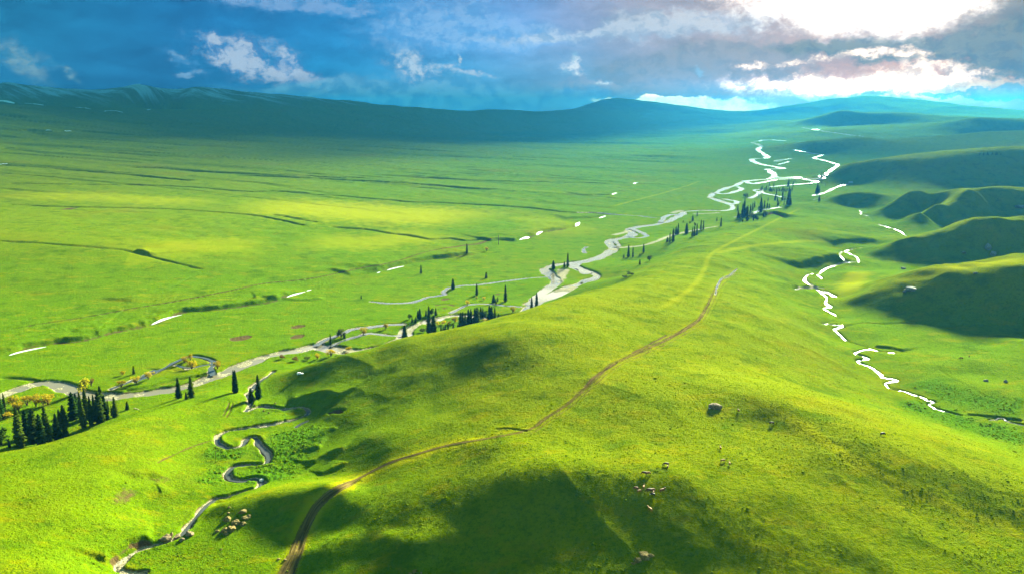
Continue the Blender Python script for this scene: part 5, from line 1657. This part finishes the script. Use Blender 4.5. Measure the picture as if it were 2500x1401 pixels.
def car(u, v, yaw, label):
    p = hit(u, v)
    e = bpy.data.objects.new("parked_car", None); COL.objects.link(e)
    e.location = (p[0], p[1], p[2] + 0.02); e.rotation_euler = (0, 0, yaw)
    e["label"], e["category"] = label, "car"
    white = mat_plain("white_paint", (0.78, 0.78, 0.78), 0.3, 0.5); glass = mat_plain("dark_glass", (0.02, 0.025, 0.03), 0.08, 0.6); tyre = mat_plain("tyre_rubber", (0.02, 0.02, 0.02))
    steel = mat_plain("wheel_rim", (0.4, 0.4, 0.42), 0.35, 0.5, 0.8)
    prof = [(-2.35, 0.40), (-2.38, 0.95), (-2.30, 1.10), (-2.05, 1.72), (-1.7, 1.82), (0.35, 1.80), (1.05, 1.18), (2.15, 1.02), (2.36, 0.80), (2.36, 0.40)]
    mb = MB()
    n_ = len(prof)
    rows = [(-0.93, 0.97), (-0.80, 1.0), (0.80, 1.0), (0.93, 0.97)]
    vs = []
    for y, k in rows:
        for x, z in prof:
            tuck = 0.16 * max(0, (z - 1.05)) / 0.75
            vs.append((x * k, y * (1 - tuck), z * (k if z > 0.5 else 1)))
    fs = []
    for r in range(3):
        for i in range(n_):
            j = (i + 1) % n_
            fs.append((r * n_ + i, r * n_ + j, (r + 1) * n_ + j, (r + 1) * n_ + i))
    fs += [tuple(range(n_))[::-1], tuple(range(3 * n_, 4 * n_))]
    mb.add(vs, fs)
    link("body", mb.mesh("car_body", white), e)
    for s in (1, -1):
        w_ = MB(); y = s * 0.925
        w_.add([(-1.85, y * 1.005, 1.18), (0.62, y * 1.005, 1.18), (0.22, y * 0.89, 1.70), (-1.72, y * 0.89, 1.70), (-1.85, y * 0.97, 1.18), (0.62, y * 0.97, 1.18), (0.22, y * 0.86, 1.70), (-1.72, y * 0.86, 1.70)],
               [(0, 1, 2, 3), (7, 6, 5, 4), (0, 4, 5, 1), (1, 5, 6, 2), (2, 6, 7, 3), (3, 7, 4, 0)])
        link("side_window", w_.mesh("side_window", glass), e)
    w_ = MB()
    w_.add([(1.02, -0.72, 1.22), (1.02, 0.72, 1.22), (0.44, 0.62, 1.74), (0.44, -0.62, 1.74), (1.06, -0.72, 1.24), (1.06, 0.72, 1.24), (0.48, 0.62, 1.77), (0.48, -0.62, 1.77)],
           [(3, 2, 1, 0), (4, 5, 6, 7), (0, 1, 5, 4), (1, 2, 6, 5), (2, 3, 7, 6), (3, 0, 4, 7)])
    link("windscreen", w_.mesh("windscreen", glass), e)
    for x in (-1.42, 1.45):
        for y in (-0.84, 0.84):
            t_ = MB(); t_.add(*taper((x, y - 0.12, 0.35), (x, y + 0.12, 0.35), 0.35, 0.35, 16))
            wh = link("wheel", t_.mesh("wheel", tyre), e)
            r_ = MB(); yy = y + (0.125 if y > 0 else -0.125)
            r_.add(*taper((x, yy - 0.01, 0.35), (x, yy + 0.01, 0.35), 0.2, 0.2, 14))
            link("rim", r_.mesh("rim", steel), wh)
    for y in (-0.62, 0.62):
        l_ = MB(); box(l_, (2.33, y, 0.82), (0.1, 0.3, 0.14)); link("headlight", l_.mesh("headlight", steel), e)


car(733, 914, math.radians(20), "white car parked on the shoulder of the middle hill")

# ------------------------------------------------------------------ pole, post, log
WOOD = mat_plain("weathered_wood", (0.10, 0.07, 0.045))
PALEWOOD = mat_plain("pale_wood", (0.42, 0.33, 0.20))


def pole(u, v, hpx, label, arms=True, r=0.16):
    p = hit(u, v)
    d = math.sqrt(p[0] ** 2 + p[1] ** 2 + (CAM_H - p[2]) ** 2)
    h = hpx * d / FPX * 1.05
    e = bpy.data.objects.new("utility_pole" if arms else "wooden_post", None); COL.objects.link(e)
    e.location = tuple(p); e["label"], e["category"] = label, "pole" if arms else "post"
    mb = MB(); mb.add(*taper((0, 0, -0.5), (0, 0, h), r * 1.3, r, 8)); link("shaft", mb.mesh("shaft", WOOD, True), e)
    if arms:
        a = MB(); a.add(*taper((-1.6, -0.2, h - 0.9), (1.6, 0.2, h - 0.9), 0.11, 0.11, 6)); arm = link("crossarm", a.mesh("crossarm", WOOD), e)
        for x in (-1.4, 1.4):
            i_ = MB(); i_.add(*taper((x, 0.12 * x, h - 0.8), (x, 0.12 * x, h - 0.45), 0.09, 0.06, 8)); link("insulator", i_.mesh("insulator", PALEWOOD), arm)
    else:
        c_ = MB(); c_.add(*taper((0, 0, h), (0, 0, h + 0.08), r * 1.25, r * 0.4, 8)); link("cap", c_.mesh("cap", WOOD), e)


pole(1217, 598, 23, "lone utility pole with crossarm at the end of the dark gully", True, 0.3)
pole(527, 1118, 16, "thin wooden post on the bank of the gully brook", False, 0.09)
p = hit(333, 999)
lg = MB(); lg.add(*taper((-3.2, 0, 0.35), (0, 0.1, 0.38), 0.28, 0.34, 8)); lg.add(*taper((0, 0.1, 0.38), (3.2, -0.1, 0.4), 0.34, 0.4, 8)); lg.add(*taper((-1, 0.05, 0.4), (-1.8, 0.6, 1.1), 0.12, 0.04, 6))
o = link("fallen_log", lg.mesh("fallen_log", PALEWOOD, True), loc=tuple(p)); o.rotation_euler = (0, 0, -0.5)
o["label"], o["category"] = "pale fallen log on the meadow right of the spruce stand", "log"

# ------------------------------------------------------------------ tussocks of coarse grass and herbs on the near slopes
def tussocks(count):
    rng = np.random.default_rng(123)
    t = rng.uniform(-0.66, 0.66, count)
    l = rng.uniform(math.log(225), math.log(620), count)
    d = np.exp(l)
    x, y = d * np.sin(t), d * np.cos(t)
    dens = 0.55 + 1.5 * fbm(x, y, 70, 3, seed=201) + 0.8 * fbm(x, y, 9, 2, seed=207)
    i = np.clip((t - TH0) / (TH1 - TH0) * (NA - 1), 0, NA - 1).astype(int)
    j = np.clip(np.interp(l, LG, np.arange(NR)), 0, NR - 1).astype(int)
    bad = np.maximum(WET[j, i], np.clip(DIRT[j, i] * 1.5, 0, 1))
    keep = (rng.random(count) < np.clip(dens, 0.05, 1) * (1 - bad) * np.clip((640 - d) / 180, 0.1, 1) + LUSH[j, i] * 0.4 * (1 - bad))
    x, y, d = x[keep], y[keep], d[keep]
    lush = LUSH[j, i][keep]
    n_ = len(x)
    z = ground(x, y)
    r = rng.lognormal(-1.65, 0.42, n_) * (1 + 1.0 * lush)
    h = r * rng.uniform(0.4, 0.8, n_)
    S = 6
    a = rng.uniform(0, 6.28, n_)[:, None] + np.arange(S)[None, :] * (2 * math.pi / S)
    rr = r[:, None] * rng.uniform(0.6, 1.25, (n_, S))
    ring = np.stack([x[:, None] + rr * np.cos(a), y[:, None] + rr * np.sin(a), np.repeat(z[:, None] - 0.12, S, 1)], -1)
    ring2 = np.stack([x[:, None] + rr * 0.65 * np.cos(a + 0.5), y[:, None] + rr * 0.65 * np.sin(a + 0.5), z[:, None] + h[:, None] * rng.uniform(0.4, 1.0, (n_, S))], -1)
    top = np.stack([x, y, z + h * 0.8], -1)[:, None, :]
    co_ = np.concatenate([ring, ring2, top], 1)          # 13 points each
    base = (np.arange(n_) * (2 * S + 1))[:, None, None]
    k = np.arange(S); k2 = (k + 1) % S
    tri = np.concatenate([np.stack([k, k2, S + k], -1), np.stack([k2, S + k2, S + k], -1), np.stack([S + k, S + k2, np.full(S, 2 * S)], -1)])
    f = (base + tri[None]).reshape(-1, 3).astype(np.int32)
    me_ = bpy.data.meshes.new("grass_tussocks")
    co_ = co_.reshape(-1, 3).astype(np.float32)
    me_.vertices.add(len(co_)); me_.vertices.foreach_set("co", co_.ravel())
    me_.loops.add(f.size); me_.loops.foreach_set("vertex_index", f.ravel())
    me_.polygons.add(len(f))
    me_.polygons.foreach_set("loop_start", np.arange(0, f.size, 3, dtype=np.int32))
    me_.polygons.foreach_set("loop_total", np.full(len(f), 3, dtype=np.int32))
    me_.update(calc_edges=True)
    m_, N, out = new_mat("tussock_grass")
    p = N.new('ShaderNodeTexCoord').outputs['Object']
    n1, _ = N.noise(p, 0.35, 3, 0.7)
    n2, _ = N.noise(p, 0.012, 3, 0.6)
    c = N.mix(N.step(N.m('ADD', n1, N.m('MULTIPLY', N.m('SUBTRACT', n2, 0.5), 0.8)), 0.3, 0.7), (0.060, 0.115, 0.001), (0.145, 0.165, 0.001))
    dd = N.new('ShaderNodeBsdfDiffuse'); N.l.new(c, dd.inputs[0])
    tt = N.new('ShaderNodeBsdfTranslucent'); N.l.new(c, tt.inputs[0])
    mx = N.new('ShaderNodeMixShader'); mx.inputs[0].default_value = 0.3
    N.l.new(dd.outputs[0], mx.inputs[1]); N.l.new(tt.outputs[0], mx.inputs[2]); N.l.new(mx.outputs[0], out.inputs[0])
    me_.materials.append(m_)
    o = link("grass_tussocks", me_)
    o["kind"] = "stuff"
    o["label"] = "coarse grass tussocks covering the near slopes"


tussocks(60000 if QUICK else 150000)

#@@HAZE
# ------------------------------------------------------------------ the air of the valley
def build_haze():
    zlo, zhi = float(GZ.min()) - 1.5, float(max(GZ.max(), CAM_H)) + 25.0
    x0, x1, y0, y1 = float(GX.min()) - 60, float(GX.max()) + 60, -400.0, float(GY.max()) + 60
    co_ = [(x, y, z) for z in (zlo, zhi) for y in (y0, y1) for x in (x0, x1)]
    fs = [(0, 2, 3, 1), (4, 5, 7, 6), (0, 1, 5, 4), (2, 6, 7, 3), (0, 4, 6, 2), (1, 3, 7, 5)]
    m_, N, out = new_mat("haze")
    v = N.new('ShaderNodeVolumePrincipled')
    v.inputs['Color'].default_value = HAZE_COLOR + (1,)
    v.inputs['Absorption Color'].default_value = HAZE_ABSORB + (1,)
    v.inputs['Density'].default_value = HAZE_DENSITY
    v.inputs['Anisotropy'].default_value = HAZE_G
    N.l.new(v.outputs[0], out.inputs['Volume'])
    o = link("haze", mesh_from("haze", co_, fs, m_, smooth=False))
    o["kind"] = "stuff"
    o["label"] = "blue haze filling the far valley air"


build_haze()
